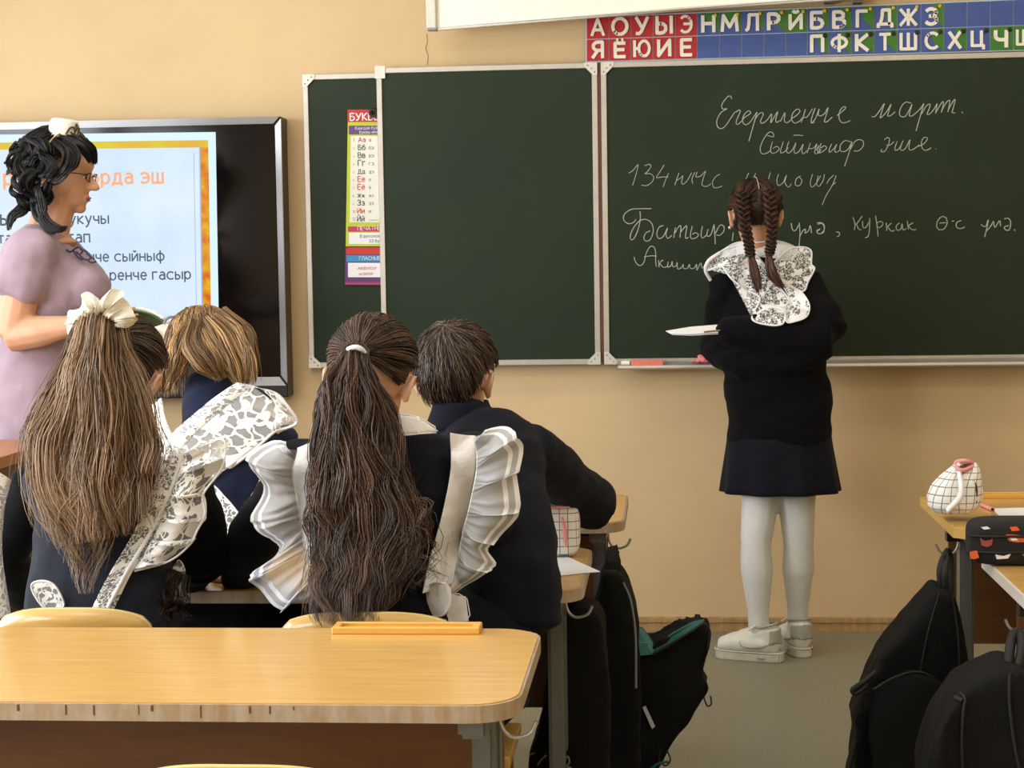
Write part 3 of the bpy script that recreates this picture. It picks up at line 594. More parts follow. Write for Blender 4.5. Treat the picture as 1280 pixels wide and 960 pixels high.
for x in (1037, 1073):
    c = P(x,1,D-.05); o = thing('wall_bracket', None, 'bracket', tuple(c)); props(o, 'grey-tipped cream bracket above the letter strip, %s of the pair' % ('left' if x < 1050 else 'right'), 'bracket')
    box('tip', (c[0]-.015, c[1]-.015, c[2]-.006), (c[0]+.015, c[1]+.05, c[2]+.006), M_silver, o, bev=.002)
    box('arm', (c[0]-.014, c[1]-.012, c[2]+.006), (c[0]+.014, c[1]+.05, c[2]+.1), M_wb, o, bev=.002)

# ------------------------------------------------------------------ interactive screen with the slide
YD = D-.10
tv = thing('interactive_screen', 'large black interactive screen with silver bezel showing a lesson slide behind the teacher', 'screen', tuple(P(60,495,YD)))
L_ = P(-232,320,YD)[0]; R_ = (P(351.5,150,YD)[0]+P(358.5,490,YD)[0])/2; zt_ = (P(345,148,YD)[2]+P(20,150.5,YD)[2])/2; zb_ = P(350,497,YD)[2]; zs_ = P(345,482,YD)[2]
box('casing', (L_, YD+.012, zb_), (R_, D-.002, zt_), M_black, tv, bev=.004)
box('screen_glass', (L_+.03, YD+.006, zs_+.01), (R_-.025, YD+.013, zt_-.02), M_blackgloss, tv)
s = P(343,300,YD)[0]-P(352,300,YD)[0]; bw = .023
def bez(name, pts): return prism(name, pts, (0,.012,0), M_silver, tv)
bz = zs_; g = .004
bez('bezel', [(L_,YD,zt_),(R_-.004,YD,zt_),(R_-.004-bw,YD+.004,zt_-bw),(L_+bw,YD+.004,zt_-bw)])
bez('bezel', [(L_,YD,bz),(R_-.004,YD,bz),(R_-.004-bw,YD+.004,bz+bw+.006),(L_+bw,YD+.004,bz+bw+.006)])
bez('bezel', [(R_,YD,zt_-g-.003),(R_,YD,bz+g+.003),(R_-bw+.002,YD+.004,bz+bw+.012),(R_-bw+.002,YD+.004,zt_-bw-.008)])
bez('bezel', [(L_,YD,zt_-g),(L_,YD,bz+g),(L_+bw-.002,YD+.004,bz+bw+.008),(L_+bw-.002,YD+.004,zt_-bw-.006)])
E_ = lambda n, c, e=1.0, **k: mat(n, c, .5, emit=e, spec=.2, **k)
def glow(m, s):
    b = m.node_tree.nodes['Principled BSDF']; c = b.inputs['Emission Color']; b.inputs['Base Color'].default_value = (0,0,0,1)
    for l in list(m.node_tree.links):
        if l.to_socket == b.inputs['Base Color']: m.node_tree.links.remove(l)
    return m
g_bg = glow(E_('slide_pale_blue', (192,216,238), 1.0, col2=(222,234,246), vscale=2.5), 1)
g_edge = glow(E_('slide_white_edge', (214,238,250), 1.0), 1)
g_yel = glow(E_('slide_yellow_band', (218,210,44), .95, col2=(224,168,60), vscale=7), 1)
g_leaf = glow(E_('slide_autumn_leaves', (232,190,40), .95, col2=(214,72,24), vscale=22), 1)
g_org = glow(E_('slide_orange_text', (234,164,120), 1.1), 1)
g_txt = glow(E_('slide_grey_text', (82,92,108), .9), 1); g_shadow = glow(E_('slide_line', (150,180,214), 1), 1)
YG = YD+.005
def gq(name, x0, y0, x1, y1, m, lift): # quads on the slide, following its small tilt
    f = lambda x, y: P(x + (y-165)*.0165, y + (270-x)*.012, YG-lift)
    return prism(name, [f(x0,y0), f(x1,y0), f(x1,y1), f(x0,y1)], (0,.0006,0), m, tv)
gq('slide', -130, 165, 269.5, 462, g_edge, 0)
gq('slide_field', -118, 175, 260, 452, g_bg, .001)
gq('slide_border', -118, 175, 260, 184, g_yel, .002); gq('slide_border', -118, 444, 260, 452, g_yel, .002)
gq('slide_border', 250, 184, 260, 444, g_leaf, .002); gq('slide_border', -118, 184, -108, 444, g_leaf, .002)
gq('slide_border', 248.5, 184, 250, 444, g_shadow, .0022); gq('slide_border', 241.5, 190, 242.2, 444, g_shadow, .0022)
def gt(body, x, y, wpx, m, bold=0.0, hpx=None): ptext(body, x, y, wpx, m, YG-.003, tv, bold=bold, name='slide_text', hpx=hpx)
gt('орда эш', 110, 230, 95, g_org, .02); gt('р', 4, 231, 13, g_org, .02)
gt('укучы', 86.5, 280, 50, g_txt, .012); gt('тап', 84, 303, 29, g_txt, .012); gt('нче сыйныф', 110, 327, 96, g_txt, .012); gt('ренче гасыр', 137, 350, 102, g_txt, .012)
gt('ы', 0, 281, 14, g_txt, .012); gt('та', -3, 304, 18, g_txt, .012)

# ------------------------------------------------------------------ desks
def rounded(x0, x1, y0, y1, r, z, n=6, rb=None):
    pts = []
    for cx_, cy_, a0, rr in ((x1-r, y0+r, -PI/2, r), (x1-r, y1-r, 0, r), (x0+r, y1-r, PI/2, r), (x0+r, y0+r, PI, r)):
        for k in range(n+1):
            a = a0+k*PI/2/n; pts.append((cx_+rr*math.cos(a), cy_+rr*math.sin(a), z))
    return pts
def desk(label, xr, y0, y1, h, width=1.2, edge=M_edge, r=.065, hooks=True, group=None, chips=False, ledge=None, cut=None, xleft=None):
    xl_ = xr-width; th = .024
    t = thing('school_desk', label, 'desk', ((xl_+xr)/2, (y0+y1)/2, 0), group)
    if cut: pts = [(xl_+cut, y0, h-th), (xr, y0, h-th), (xr, y1, h-th), (xl_, y1, h-th), (xl_, y0+cut*.9, h-th)]
    else: pts = rounded(xl_, xr, y0, y1, r, h-th)
    top = prism('tabletop', pts, (0,0,th-.0015), edge, t, smooth=False)
    inner = [( (p[0]-(xl_+xr)/2)*(1-.004/(width/2))+(xl_+xr)/2, (p[1]-(y0+y1)/2)*(1-.004/((y1-y0)/2))+(y0+y1)/2, h-.002) for p in pts]
    prism('laminate', inner, (0,0,.002), M_desk, top)
    if chips:
        rr = random.Random(3)
        for k in range(16):
            x = xr-.42+rr.uniform(-.52,.22); hh = rr.uniform(.003,.016)
            box('edge_chip', (x, y0-.0006, h-.004-hh), (x+rr.uniform(.001,.005 if k > 12 else .0025), y0+.002, h-.003), M_brown, top)
    box('modesty_panel', (xl_+.055, y1-.10, .30), (xr-.055, y1-.083, h-th-.004), M_brown, t)
    ym = (y0+y1)/2-.02
    for sgn, xe in ((-1, xl_), (1, xr)):
        xo = xe-sgn*.062
        lg = fuse_leg(xo, ym, h-th, t, y0, y1)
        bm = bmesh.new(); bm_box(bm, (xo-.05, ym-.025, h-th-.035), (xo-.02, ym-.055, h-th)); put('bracket_cap', bm_mesh(bm), M_black, t)
        if hooks:
            xh = xo+sgn*.016; c = np.array([xh, ym-.02, h-.075])
            wire('bag_hook', [[c+[0,0,.05], c+[sgn*.004,0,0], c+[sgn*.02,-.005,-.018], c+[sgn*.045,-.01,-.012], c+[sgn*.056,-.012,.006]]], .003, M_alu, t, sides=6)
    return t
def fuse_leg(x, ym, ztop, t, y0, y1):
    bm = bmesh.new()
    bm_box(bm, (x-.018, ym-.045, .04), (x+.014, ym-.003, ztop)); bm_box(bm, (x-.012, ym+.003, .25), (x+.016, ym+.05, ztop))
    bm_box(bm, (x-.02, y0+.03, ztop-.03), (x+.02, y1-.06, ztop))
    bm_box(bm, (x-.018, y0-.02, .012), (x+.018, y1-.06, .045))
    bmesh.ops.bevel(bm, geom=list(bm.edges), offset=.006, segments=2, affect='EDGES')
    lg = put('leg', bm_mesh(bm), M_leg, t)
    for y in (y0, y1-.1): box('foot_cap', (x-.02, y-.02, 0), (x+.02, y+.02, .014), M_black, lg)
    return lg
X1 = P(676,800,2.6)[0]; H1, H2, H3 = .687, .63, .65
d1 = desk('nearest yellow school desk with chipped grey edge and pencil tray, across the lower left', X1, 2.19, 2.66, H1, chips=True)
X2 = P(741,688,3.75)[0]
d2 = desk('middle school desk with checked pencil case on its corner, behind the two girls', X2, 3.26, 3.78, H2)
X3 = P(785.5,620,4.45)[0]
d3 = desk('front school desk near the board under the boy\'s elbow', X3, 3.98, 4.50, H3)
XA = P(1150,622,4.42)[0]
dA = desk('right-hand desk with pink-trimmed pouch, nearer the board', XA+1.2, 3.88, 4.42, H3, edge=M_edge_y, cut=.035, hooks=True)
XB = P(1229,708,3.66)[0]
dB = desk('desk corner at the right edge with fox pencil case, nearer the camera', XB+1.2, 3.16, 3.68, .625, edge=mat('white_edge_band', (214,208,200), .5), cut=.03)
# yellow pencil ledges
def ledge(label, xa, xb, y1, z):
    t = thing('pencil_tray', label, 'pencil tray', ((xa+xb)/2, y1-.02, z))
    bm = bmesh.new(); bm_box(bm, (xa,y1-.045,z),(xb,y1-.038,z+.011)); bm_box(bm, (xa,y1-.008,z),(xb,y1,z+.011)); bm_box(bm, (xa,y1-.038,z),(xb,y1-.008,z+.006))
    bm_box(bm, (xa,y1-.038,z+.006),(xa+.012,y1-.008,z+.011)); bm_box(bm, (xb-.012,y1-.038,z+.004),(xb,y1-.008,z+.011))
    bmesh.ops.bevel(bm, geom=list(bm.edges), offset=.0015, segments=1, affect='EDGES'); put('tray', bm_mesh(bm), M_tray, t); return t
ledge('yellow wooden pencil tray on the far edge of the nearest desk', P(419,790,2.64)[0], P(602,790,2.64)[0], 2.655, H1)
ledge('wooden pencil tray at the back edge of the right-hand desk', P(1222,615,4.4)[0], P(1222,615,4.4)[0]+.5, 4.41, H3)
# teacher's desk, its corner at the left edge
tdx = P(22,560,4.45)[0]; tz = P(10,553,4.7)[2]
td = thing('teacher_desk', 'brown wooden desk corner at the far left edge, in front of the teacher', 'desk', (tdx-.55, 4.55, 0))
box('top', (tdx-1.1, 4.3, tz-.03), (tdx, 4.78, tz), mat('brown_desk_top', (170,112,62), .4, var=.1, vscale=6, stretch=(1,12,12)), td, bev=.003)
box('side_panel', (tdx-.04, 4.32, 0), (tdx-.015, 4.76, tz-.03), M_brown, td); box('side_panel', (tdx-1.085, 4.32, 0), (tdx-1.06, 4.76, tz-.03), M_brown, td)
box('front_panel', (tdx-1.06, 4.34, .1), (tdx-.04, 4.36, tz-.03), M_brown, td)

# ------------------------------------------------------------------ chairs
def chair(label, xc, yb, ztop, wd=.38, seat_z=None, legs=True, bow=.025):
    seat_z = seat_z or ztop-.29; t = thing('school_chair', label, 'chair', (xc, yb+.2, 0))
    h = .17; K = 24
    def outline(u):                           # arched top edge
        return ztop-(.03)*abs(2*u-1)**3.0
    bm = bmesh.new(); rows_ = []
    for yy in (0, .011):
        grid = []
        for i in range(K+1):
            u = i/K; x = xc+wd*(u-.5); y = yb+yy+bow*(1-(2*u-1)**2)*-1
            e = max(0, abs(2*u-1)-.84)/.16
            zt2 = outline(u)-.035*e**2; zb2 = ztop-h+.02+.03*e**2
            grid.append([bm.verts.new((x, y, zb2+(zt2-zb2)*k/6)) for k in range(7)])
        rows_.append(grid)
    A, B = rows_
    for i in range(K):
        for k in range(6):
            bm.faces.new((A[i][k],A[i+1][k],A[i+1][k+1],A[i][k+1])); bm.faces.new((B[i][k],B[i][k+1],B[i+1][k+1],B[i+1][k]))
        for k in (0, 6):
            f = bm.faces.new((A[i][k],A[i+1][k],B[i+1][k],B[i][k])); f.material_index = 1
    for i in (0, K):
        for k in range(6): bm.faces.new((A[i][k],A[i][k+1],B[i][k+1],B[i][k])).material_index = 1
    me = bm_mesh(bm); put('backrest', me, [M_chair, M_ply], t, smooth=True)
    st_ = [(xc-wd*.5, yb+.03), (xc+wd*.5, yb+.03), (xc+wd*.46, yb+.38), (xc-wd*.46, yb+.38)]
    prism('seat', [(x, y, seat_z-.012) for x, y in st_], (0,0,.012), M_chair, t, bev=.003)
    for sg in (-1, 1):
        x = xc+sg*wd*.40
        wire('leg', [[(x, yb+.016-.012, ztop-.06), (x, yb+.02, seat_z+.05), (x, yb+.05, seat_z-.03), (x, yb-.03, .01)]], .011, M_leg, t, sides=8)
        wire('leg', [[(x, yb+.06, seat_z-.024), (x, yb+.34, seat_z-.024), (x, yb+.38, seat_z-.06), (x, yb+.40, .01)]], .011, M_leg, t, sides=8)
    return t
chair('yellow plywood chair behind the left girl with the bow', P(92,770,2.86)[0], 2.86, P(92,757,2.86)[2], .285, seat_z=.39)
chair('yellow plywood chair under the long brown ponytail', P(459,770,2.86)[0], 2.86, P(459,762,2.86)[2], .315, seat_z=.39)
chair('pale plywood chair top at the bottom edge of the picture', P(300,955,2.0)[0], 2.0, P(300,951,2.0)[2], .30, seat_z=.39)

# ------------------------------------------------------------------ figures: heads, hands, bodies, hair
def rot(yaw=0, nod=0, tilt=0):
    return np.array(Matrix.Rotation(math.radians(yaw),3,'Z') @ Matrix.Rotation(math.radians(tilt),3,'Y') @ Matrix.Rotation(math.radians(-nod),3,'X'))
def head_parts(C, s, Rm):
    W = lambda *p: C + Rm @ (np.array(p)*s)
    def e(c, r): return ell(W(*c), np.array(r)*s, Rm, 10)
    sd = Rm @ np.array([1.,0,0])
    pr = [e((0,-.05,.12), (.325,.42,.375)), e((0,.12,-.08), (.25,.25,.36)), e((0,.13,-.30), (.20,.215,.15)), e((0,.265,-.40), (.085,.08,.075)),
          e((0,.25,.14), (.24,.13,.12)), e((.13,.20,-.12), (.10,.12,.11)), e((-.13,.20,-.12), (.10,.12,.11)), e((.1,.305,.075), (.10,.04,.03)), e((-.1,.305,.075), (.10,.04,.03)),
          e((0,.345,-.255), (.085,.035,.022)), e((0,.34,-.295), (.07,.038,.025)),
          e((0,.425,-.125), (.052,.07,.046)), e((.045,.385,-.135), (.035,.04,.03)), e((-.045,.385,-.135), (.035,.04,.03))]
    pr.append(loft([(W(0,.335,.06), .026*s), (W(0,.375,-.03), .034*s), (W(0,.44,-.11), .044*s)], 10, sd))
    for k in (-1, 1):                        # ears: shell, rim and lobe
        pr.append(e((k*.325,-.03,-.06), (.025,.07,.12)))
        rim = [W(k*.345,.03,.0), W(k*.37,-.02,.06), W(k*.385,-.09,.04), W(k*.375,-.10,-.06), W(k*.345,-.03,-.16)]
        pr.append(loft([(p, .024*s) for p in rim], 8, sd))
    return pr
def face_details(parent, C, s, Rm, lips=(176,92,84), brow=(40,28,22)):
    W = lambda *p: C + Rm @ (np.array(p)*s)
    M_eye = mat('eye_white', (232,228,222), .25); M_iris = mat('dark_iris', (52,34,22), .2)
    for k in (-1, 1):
        v, f = ell(W(k*.115,.285,-.005), .048*s, None, 9); bm = bmesh.new(); bv = [bm.verts.new(q) for q in v]
        for q in f:
            try: bm.faces.new([bv[i] for i in q])
            except ValueError: pass
        bmesh.ops.remove_doubles(bm, verts=bm.verts, dist=1e-5); eye = put('eye', bm_mesh(bm), M_eye, parent, smooth=True)
        bm = bmesh.new(); bmesh.ops.create_icosphere(bm, subdivisions=2, radius=.022*s, matrix=Matrix.Translation(W(k*.12,.325,-.01))); put('iris', bm_mesh(bm), M_iris, eye, smooth=True)
        wire('eyebrow', [[W(k*.05,.335,.095), W(k*.12,.335,.125), W(k*.2,.285,.095)]], .012*s, mat('eyebrow_hair', brow, .8), parent, sides=6, taper=((0,1),(1,.5)))
        wire('eyelid', [[W(k*.065,.325,-.005), W(k*.115,.342,.03), W(k*.175,.305,.0)]], .007*s, mat('eyebrow_hair', brow, .8), parent, sides=6)
    wire('lips', [[W(-.075,.345,-.268), W(-.03,.378,-.262), W(0,.377,-.268), W(.03,.378,-.262), W(.075,.345,-.268)], [W(-.06,.35,-.285), W(0,.376,-.295), W(.06,.35,-.285)]], .011*s, mat('lips_%d' % lips[0], lips, .45), parent, sides=6)
def hand_parts(wr, d, n, L=.15, curl=.5, thumb=1, grip=0):
    """palm and five fingers; d points along the fingers, n out of the palm"""
    d = np.array(d, float); d /= np.linalg.norm(d); n = np.array(n, float); n -= d*np.dot(n,d); n /= np.linalg.norm(n); sd = np.cross(d, n)
    wr = np.array(wr, float); pr = [loft([(wr-d*.03, L*.16, L*.12), (wr+d*L*.1, L*.20, L*.11), (wr+d*L*.35, L*.26, L*.10), (wr+d*L*.52, L*.26, L*.085)], 12, sd)]
    for k, (o, ln) in enumerate(((-.19,.40), (-.065,.46), (.065,.43), (.185,.34))):
        p = wr+d*L*.5+sd*o*L*thumb*-1; pts = [p-d*L*.08]; a = curl*.5; dirn = d
        for j, fr in enumerate((.45,.3,.25)):
            dirn = d*math.cos(a)+n*math.sin(a); p = p+dirn*ln*L*fr; pts.append(p); a += curl*.9
        pr.append(loft([(q, r*L) for q, r in zip(pts, (.055,.052,.046,.036))], 8, sd))
    b = wr+d*L*.12+sd*L*.17*thumb
    pr.append(loft([(b, .075*L), (b+d*L*.16+sd*L*.12*thumb+n*L*.05, .062*L), (b+d*L*.30+sd*L*.15*thumb+n*L*(.1+.1*curl), .052*L), (b+d*L*.42+sd*L*.12*thumb+n*L*(.12+.2*curl), .04*L)], 8, sd))
    return pr
def limb(pts, rr, side=(1,0,0), n=12): return loft([(p, *(r if isinstance(r, tuple) else (r,))) for p, r in zip(pts, rr)], n, side)
def A(*p): return np.array(p, float)
def body(parent, J, s, Rm, skin, voxel=.0048, slim=1.0, hands=((.6,-1),(.6,1)), adult=1.0, arm=1.0):
    """one continuous skin: head, neck, trunk, arms with hands, legs with feet"""
    C = J['head']; k = slim; pr = head_parts(C, s, Rm)
    chin = C + Rm @ A(0,-.02,-.28)*s
    pr.append(loft([(chin+Rm@A(0,0,.12)*s, .052*k*adult), (chin, .047*k*adult), (J['neck'], .052*k*adult), (J['neck']-A(0,0,.04), .075*k*adult)], 12))
    sl, sr = J['shL'], J['shR']; ch = (sl+sr)/2; w = np.linalg.norm(sr-sl)/2
    sd = (sr-sl)/np.linalg.norm(sr-sl)
    pr.append(loft([(J['pelvis'], .125*k, .09*k), (J['pelvis']*.6+ch*.4, .105*k, .078*k), (J['pelvis']*.25+ch*.75, w*.86, .085*k), (ch-A(0,0,.0), w*.82, .06*k), (J['neck'], .05*k, .045*k)], 16, sd))
    for a, side_ in (('L',-1), ('R',1)):
        S_, E_2, W_ = J['sh'+a], J['el'+a], J['wr'+a]
        pr.append(limb([S_-sd*side_*.02, S_*.5+E_2*.5, E_2], (.042*k*adult*arm, .036*k*adult*arm, .031*k*adult*arm))); pr.append(limb([E_2, E_2*.6+W_*.4, W_], (.031*k*adult*arm, .030*k*adult*arm, .020*k*adult)))
        hd = J.get('hd'+a, (W_-E_2)); hn = J.get('hn'+a, A(0,0,-1)); crl, th = hands[0 if a == 'L' else 1]
        pr += hand_parts(W_, hd, hn, .145*adult, crl, th)
        H_, K_, N_, T_2 = J['hip'+a], J['kn'+a], J['an'+a], J['toe'+a]
        pr.append(limb([H_, H_*.5+K_*.5, K_], (.074*k, .062*k, .046*k))); pr.append(limb([K_, K_*.68+N_*.32, N_*.75+K_*.25, N_], (.045*k, .046*k, .030*k, .027*k)))
        pr.append(limb([N_-(T_2-N_)*.22+A(0,0,-.02), N_+A(0,0,-.01), N_*.4+T_2*.6+A(0,0,.005), T_2], ((.026,.022),(.03,.03),(.036,.02),(.025,.014))))
    return fuse('body', pr, voxel, skin, parent, smooth=4)
def seated(J, dx=.0, kn=(.42,.46), an=.40, spread=.09):
    p = J['pelvis']
    for a, k in (('L',-1), ('R',1)):
        J['hip'+a] = p+A(k*spread*.85, .0, -.01); J['kn'+a] = p+A(k*spread+dx, kn[0]-.04, kn[1]-p[2])
        J['an'+a] = A(p[0]+k*spread+dx, p[1]+an-.04, .085); J['toe'+a] = A(p[0]+k*(spread+.02)+dx, p[1]+an+.10, .035)
    return J

def strands(name, paths, r, tones, m, parent, sides=3, tip=.25):
    paths = np.asarray(paths, float); S_, K = paths.shape[:2]
    prof = np.interp(np.linspace(0,1,K), (0,.15,.75,1), (.8,1,.85,tip)); rad = (r if np.ndim(r) else np.full(S_, r))[:,None]*prof[None]
    v, f = tubes(paths, rad, sides); me = np_mesh(name, v, f)
    a = me.attributes.new('tone','FLOAT','POINT'); a.data.foreach_set('value', np.repeat(np.asarray(tones, np.float32), K*sides))
    return put(name, me, m, parent, smooth=True)
def tail_paths(guide, wx, wy, n, clumps=40, K=16, wave=.006, wf=3.0, seed=0, tmin=.7, loose=.25, sideax=(1,0,0), frizz=.002):
    r = np.random.default_rng(seed); G = catmull(guide, 60); t60 = np.linspace(0,1,60)
    WX = np.interp(t60, np.linspace(0,1,len(wx)), wx); WY = np.interp(t60, np.linspace(0,1,len(wy)), wy)
    sd = np.array(sideax, float); T = np.gradient(G, axis=0); T /= np.linalg.norm(T, axis=1, keepdims=True)
    SD = sd-T*(T@sd)[:,None]; SD /= np.linalg.norm(SD, axis=1, keepdims=True); DP = np.cross(T, SD)
    out = []; tones = []; ca = r.uniform(0, 2*PI, clumps); cr = np.sqrt(r.uniform(0,1,clumps)); ph = r.uniform(0, 2*PI, (clumps,3)); ct = r.uniform(.1,.9,clumps); ce = r.uniform(tmin, 1.0, clumps)
    for i in range(n):
        c = i % clumps; a0 = cr[c]*math.cos(ca[c])+r.normal(0,.10); b0 = cr[c]*math.sin(ca[c])+r.normal(0,.16)
        te = min(1.0, ce[c]+r.uniform(-.1,.06)); tt = np.linspace(0, te, K)
        f_ = lambda Q: np.stack([np.interp(tt, t60, Q[:,j]) for j in range(3)], 1)
        g, s_, d_ = f_(G), f_(SD), f_(DP); wxx = np.interp(tt, t60, WX); wyy = np.interp(tt, t60, WY)
        gr = np.clip(tt*3, 0, 1); fz = r.uniform(0, 2*PI, 2)
        ox = wave*gr*(np.sin(wf*2*PI*tt+ph[c,0])+.5*np.sin(wf*3.7*PI*tt+ph[c,1])) + frizz*gr*np.sin(wf*4*tt+fz[0])*r.uniform(.2,1)
        oy = wave*gr*np.sin(wf*2*PI*tt+ph[c,2]) + frizz*gr*np.sin(wf*6*tt+fz[1])
        if r.uniform() < loose: ox = ox + r.normal(0, .35)*wxx*tt**2
        conv = 1.0
        out.append(g + s_*(a0*wxx*conv+ox)[:,None] + d_*(b0*wyy+oy)[:,None]); tones.append(np.clip(ct[c]+r.normal(0,.12),0,1))
    return np.array(out), tones
def scalp_paths(C, rad, Rm, tie, n, keep, K=12, lift=(.0,.006), seed=1, wob=.02, tie_r=.012):
    """hair combed over the skull from its roots to where it is tied"""
    r = np.random.default_rng(seed); td = Rm.T @ ((tie-C)); td = td/np.array(rad); td /= np.linalg.norm(td); out = []; tones = []
    while len(out) < n:
        d = r.normal(size=3); d /= np.linalg.norm(d)
        if not keep(d): continue
        w = np.arccos(np.clip(np.dot(d, td), -1, 1)); t = np.linspace(0, 1, K)
        q = (np.sin((1-t)*w)[:,None]*d+np.sin(t*w)[:,None]*td)/max(np.sin(w), 1e-3)
        ax = np.cross(d, td); q = q+ax*(np.sin(t*PI)*r.normal(0, wob))[:,None]; q /= np.linalg.norm(q, axis=1, keepdims=True)
        l = r.uniform(*lift); p = C + ((q*(np.array(rad)+l*np.sin(t*PI)[:,None]+.002)) @ Rm.T)
        ph = math.atan2(np.dot(ax,[0,0,1]), np.dot(ax,[1,0,0])); out.append(p+ r.normal(0, tie_r*.25, 3)*(t[:,None]**2))
        tones.append(np.clip(.45+.35*math.sin(9*ph+d[2]*5)+r.normal(0,.13),0,1))
    return np.array(out), tones
def whorl_paths(C, rad, Rm, crown, n, theta, length, K=12, lift=(.002,.01), seed=2, swirl=.5, drop=None, rough=.0015, minth=0.0):
    """hair growing out of a crown point; theta(phi): how far down the roots reach; drop(q): hanging free below the skull"""
    r = np.random.default_rng(seed); cr = np.array(crown, float); cr /= np.linalg.norm(cr)
    e1 = np.cross(cr, [0,1,0.01]); e1 /= np.linalg.norm(e1); e2 = np.cross(cr, e1); out = []; tones = []
    for i in range(n):
        phi = r.uniform(0, 2*PI); tm = theta(phi); t0 = minth+(tm-minth)*math.sqrt(r.uniform(0,1)); ln = length*r.uniform(.7,1.1)
        t = np.linspace(0, 1, K); th = np.minimum(t0+ln*t, tm+ (0.12 if drop is None else 9)); ph = phi+swirl*(1-np.exp(-2*th))+r.normal(0,.03)
        thc = np.minimum(th, tm) if drop is not None else th
        q = cr*np.cos(thc)[:,None]+(e1*np.cos(ph)[:,None]+e2*np.sin(ph)[:,None])*np.sin(thc)[:,None]
        l = r.uniform(*lift); p = C+((q*(np.array(rad)+l*(np.sin(t*PI*.6)[:,None]))) @ Rm.T)
        if drop is not None:
            ex = np.maximum(th-tm, 0)[:,None]*np.mean(rad); p = p+A(0,0,-1)*ex+ (Rm@ (e1*math.cos(ph[-1])+e2*math.sin(ph[-1])))*ex*drop
        p = p+np.cumsum(r.normal(0, rough, (K,3)), axis=0)*t[:,None]
        out.append(p); tones.append(np.clip(.4+.3*math.sin(phi*13)+.2*math.sin(phi*31)+r.normal(0,.14),0,1))
    return np.array(out), tones
def cap(C, rad, Rm, keep, m, parent, name='hair_cap', tone=.12):
    n = 28; v, f = ell((0,0,0), (1,1,1), None, n); ff = [q for q in f if keep(v[list(q)].mean(0)/np.linalg.norm(v[list(q)].mean(0)))]
    me = np_mesh(name, C+(v*np.array(rad))@Rm.T, np.array(ff)); a = me.attributes.new('tone','FLOAT','POINT'); a.data.foreach_set('value', np.full(len(v), tone, np.float32))
    return put(name, me, m, parent, smooth=True)
from mathutils.bvhtree import BVHTree
def bvh_of(*obs):
    vs, fs, k = [], [], 0
    for o in obs:
        L = wloc(o); vs += [v.co+L for v in o.data.vertices]; fs += [tuple(i+k for i in q.vertices) for q in o.data.polygons]; k = len(vs)
    return BVHTree.FromPolygons(vs, fs)
def over_(co, bvh, off):
    """lays a cloth point on top of the garment under it, as seen from behind the sitter"""
    c = Vector(CAM); d = Vector(co)-c; L = d.length; d /= L; h = bvh.ray_cast(c, d)
    if h[0] is not None and h[3] < L+off and L-h[3] < .16: return c+d*(h[3]-off)
    return Vector(co)
def dr(bvh, px, py, Y, off=.006, only=False):
    c = Vector(CAM); d = (Vector(P(px,py,Y))-c).normalized(); h = bvh.ray_cast(c, d)
    if h[0] is None: return (px,py,Y)
    return (px, py, h[0].y-off)
def patch(name, poly, m, parent, over=None, off=.005, nz=.004, close=True, sub=3, seed=0, trim=None, trim_r=.0018, smoothb=True, solid=0.0, uvrot=0.0):
    """piece of cloth: closed outline of (px, py, Y) points, filled, subdivided and rumpled; UVs in metres"""
    pts = [P(*q) for q in poly]
    if smoothb:
        q = np.array([pts[-1]]+pts+[pts[0], pts[1]]); c = catmull(q, len(q)*4); k = len(c); c = c[4:-8] if len(c) > 16 else c
        c = []; n0 = len(pts)
        for i in range(n0):
            a,b,d,e = pts[i-1], pts[i], pts[(i+1)%n0], pts[(i+2)%n0]
            for t in (0,.25,.5,.75): c.append(.5*((2*b)+(-a+d)*t+(2*a-5*b+4*d-e)*t*t+(-a+3*b-3*d+e)*t**3))
    else: c = pts
    bm = bmesh.new(); vs = [bm.verts.new(q) for q in c]; bm.faces.new(vs)
    bmesh.ops.triangulate(bm, faces=bm.faces, quad_method='BEAUTY', ngon_method='EAR_CLIP')
    for _ in range(sub): bmesh.ops.subdivide_edges(bm, edges=[e for e in bm.edges if e.calc_length() > .008], cuts=1, use_grid_fill=True)
    bmesh.ops.triangulate(bm, faces=bm.faces)
    uvl = bm.loops.layers.uv.new('UVMap')
    cr, sr = math.cos(uvrot), math.sin(uvrot)
    for f in bm.faces:
        for l in f.loops:
            x, z = l.vert.co.x, l.vert.co.z; l[uvl].uv = (x*cr-z*sr+seed*.37, x*sr+z*cr)
    bnd = {v for e in bm.edges if e.is_boundary for v in e.verts}
    for v in bm.verts:
        d = noise.noise(Vector((v.co.x*22+seed, v.co.z*22, seed*1.7))); v.co.y += nz*d*(1.0 if v not in bnd else .8)
        if over is not None: v.co = over_(v.co, over, off+nz*(.5+.5*d))
    me = bpy.data.meshes.new(name); bm.to_mesh(me); bm.free(); o = put(name, me, m, parent, smooth=True)
    if solid: sm = o.modifiers.new('thickness','SOLIDIFY'); sm.thickness = solid; sm.offset = 0
    if trim is not None:
        cc = [A(q[0], q[1]+nz*.8*noise.noise(Vector((q[0]*22+seed, q[2]*22, seed*1.7))), q[2]) for q in c]
        if over is not None: cc = [A(*over_(q, over, off+nz)) for q in cc]
        wire('edge_trim', [cc+[cc[0]]], trim_r, trim, o, n=len(cc)*2, sides=5)
    return o
def lerp_curve(pts, u):
    p = np.asarray(pts, float); c = catmull(p, 81); i = u*80; k = min(79, int(i)); return c[k]*(1-(i-k))+c[k+1]*(i-k)
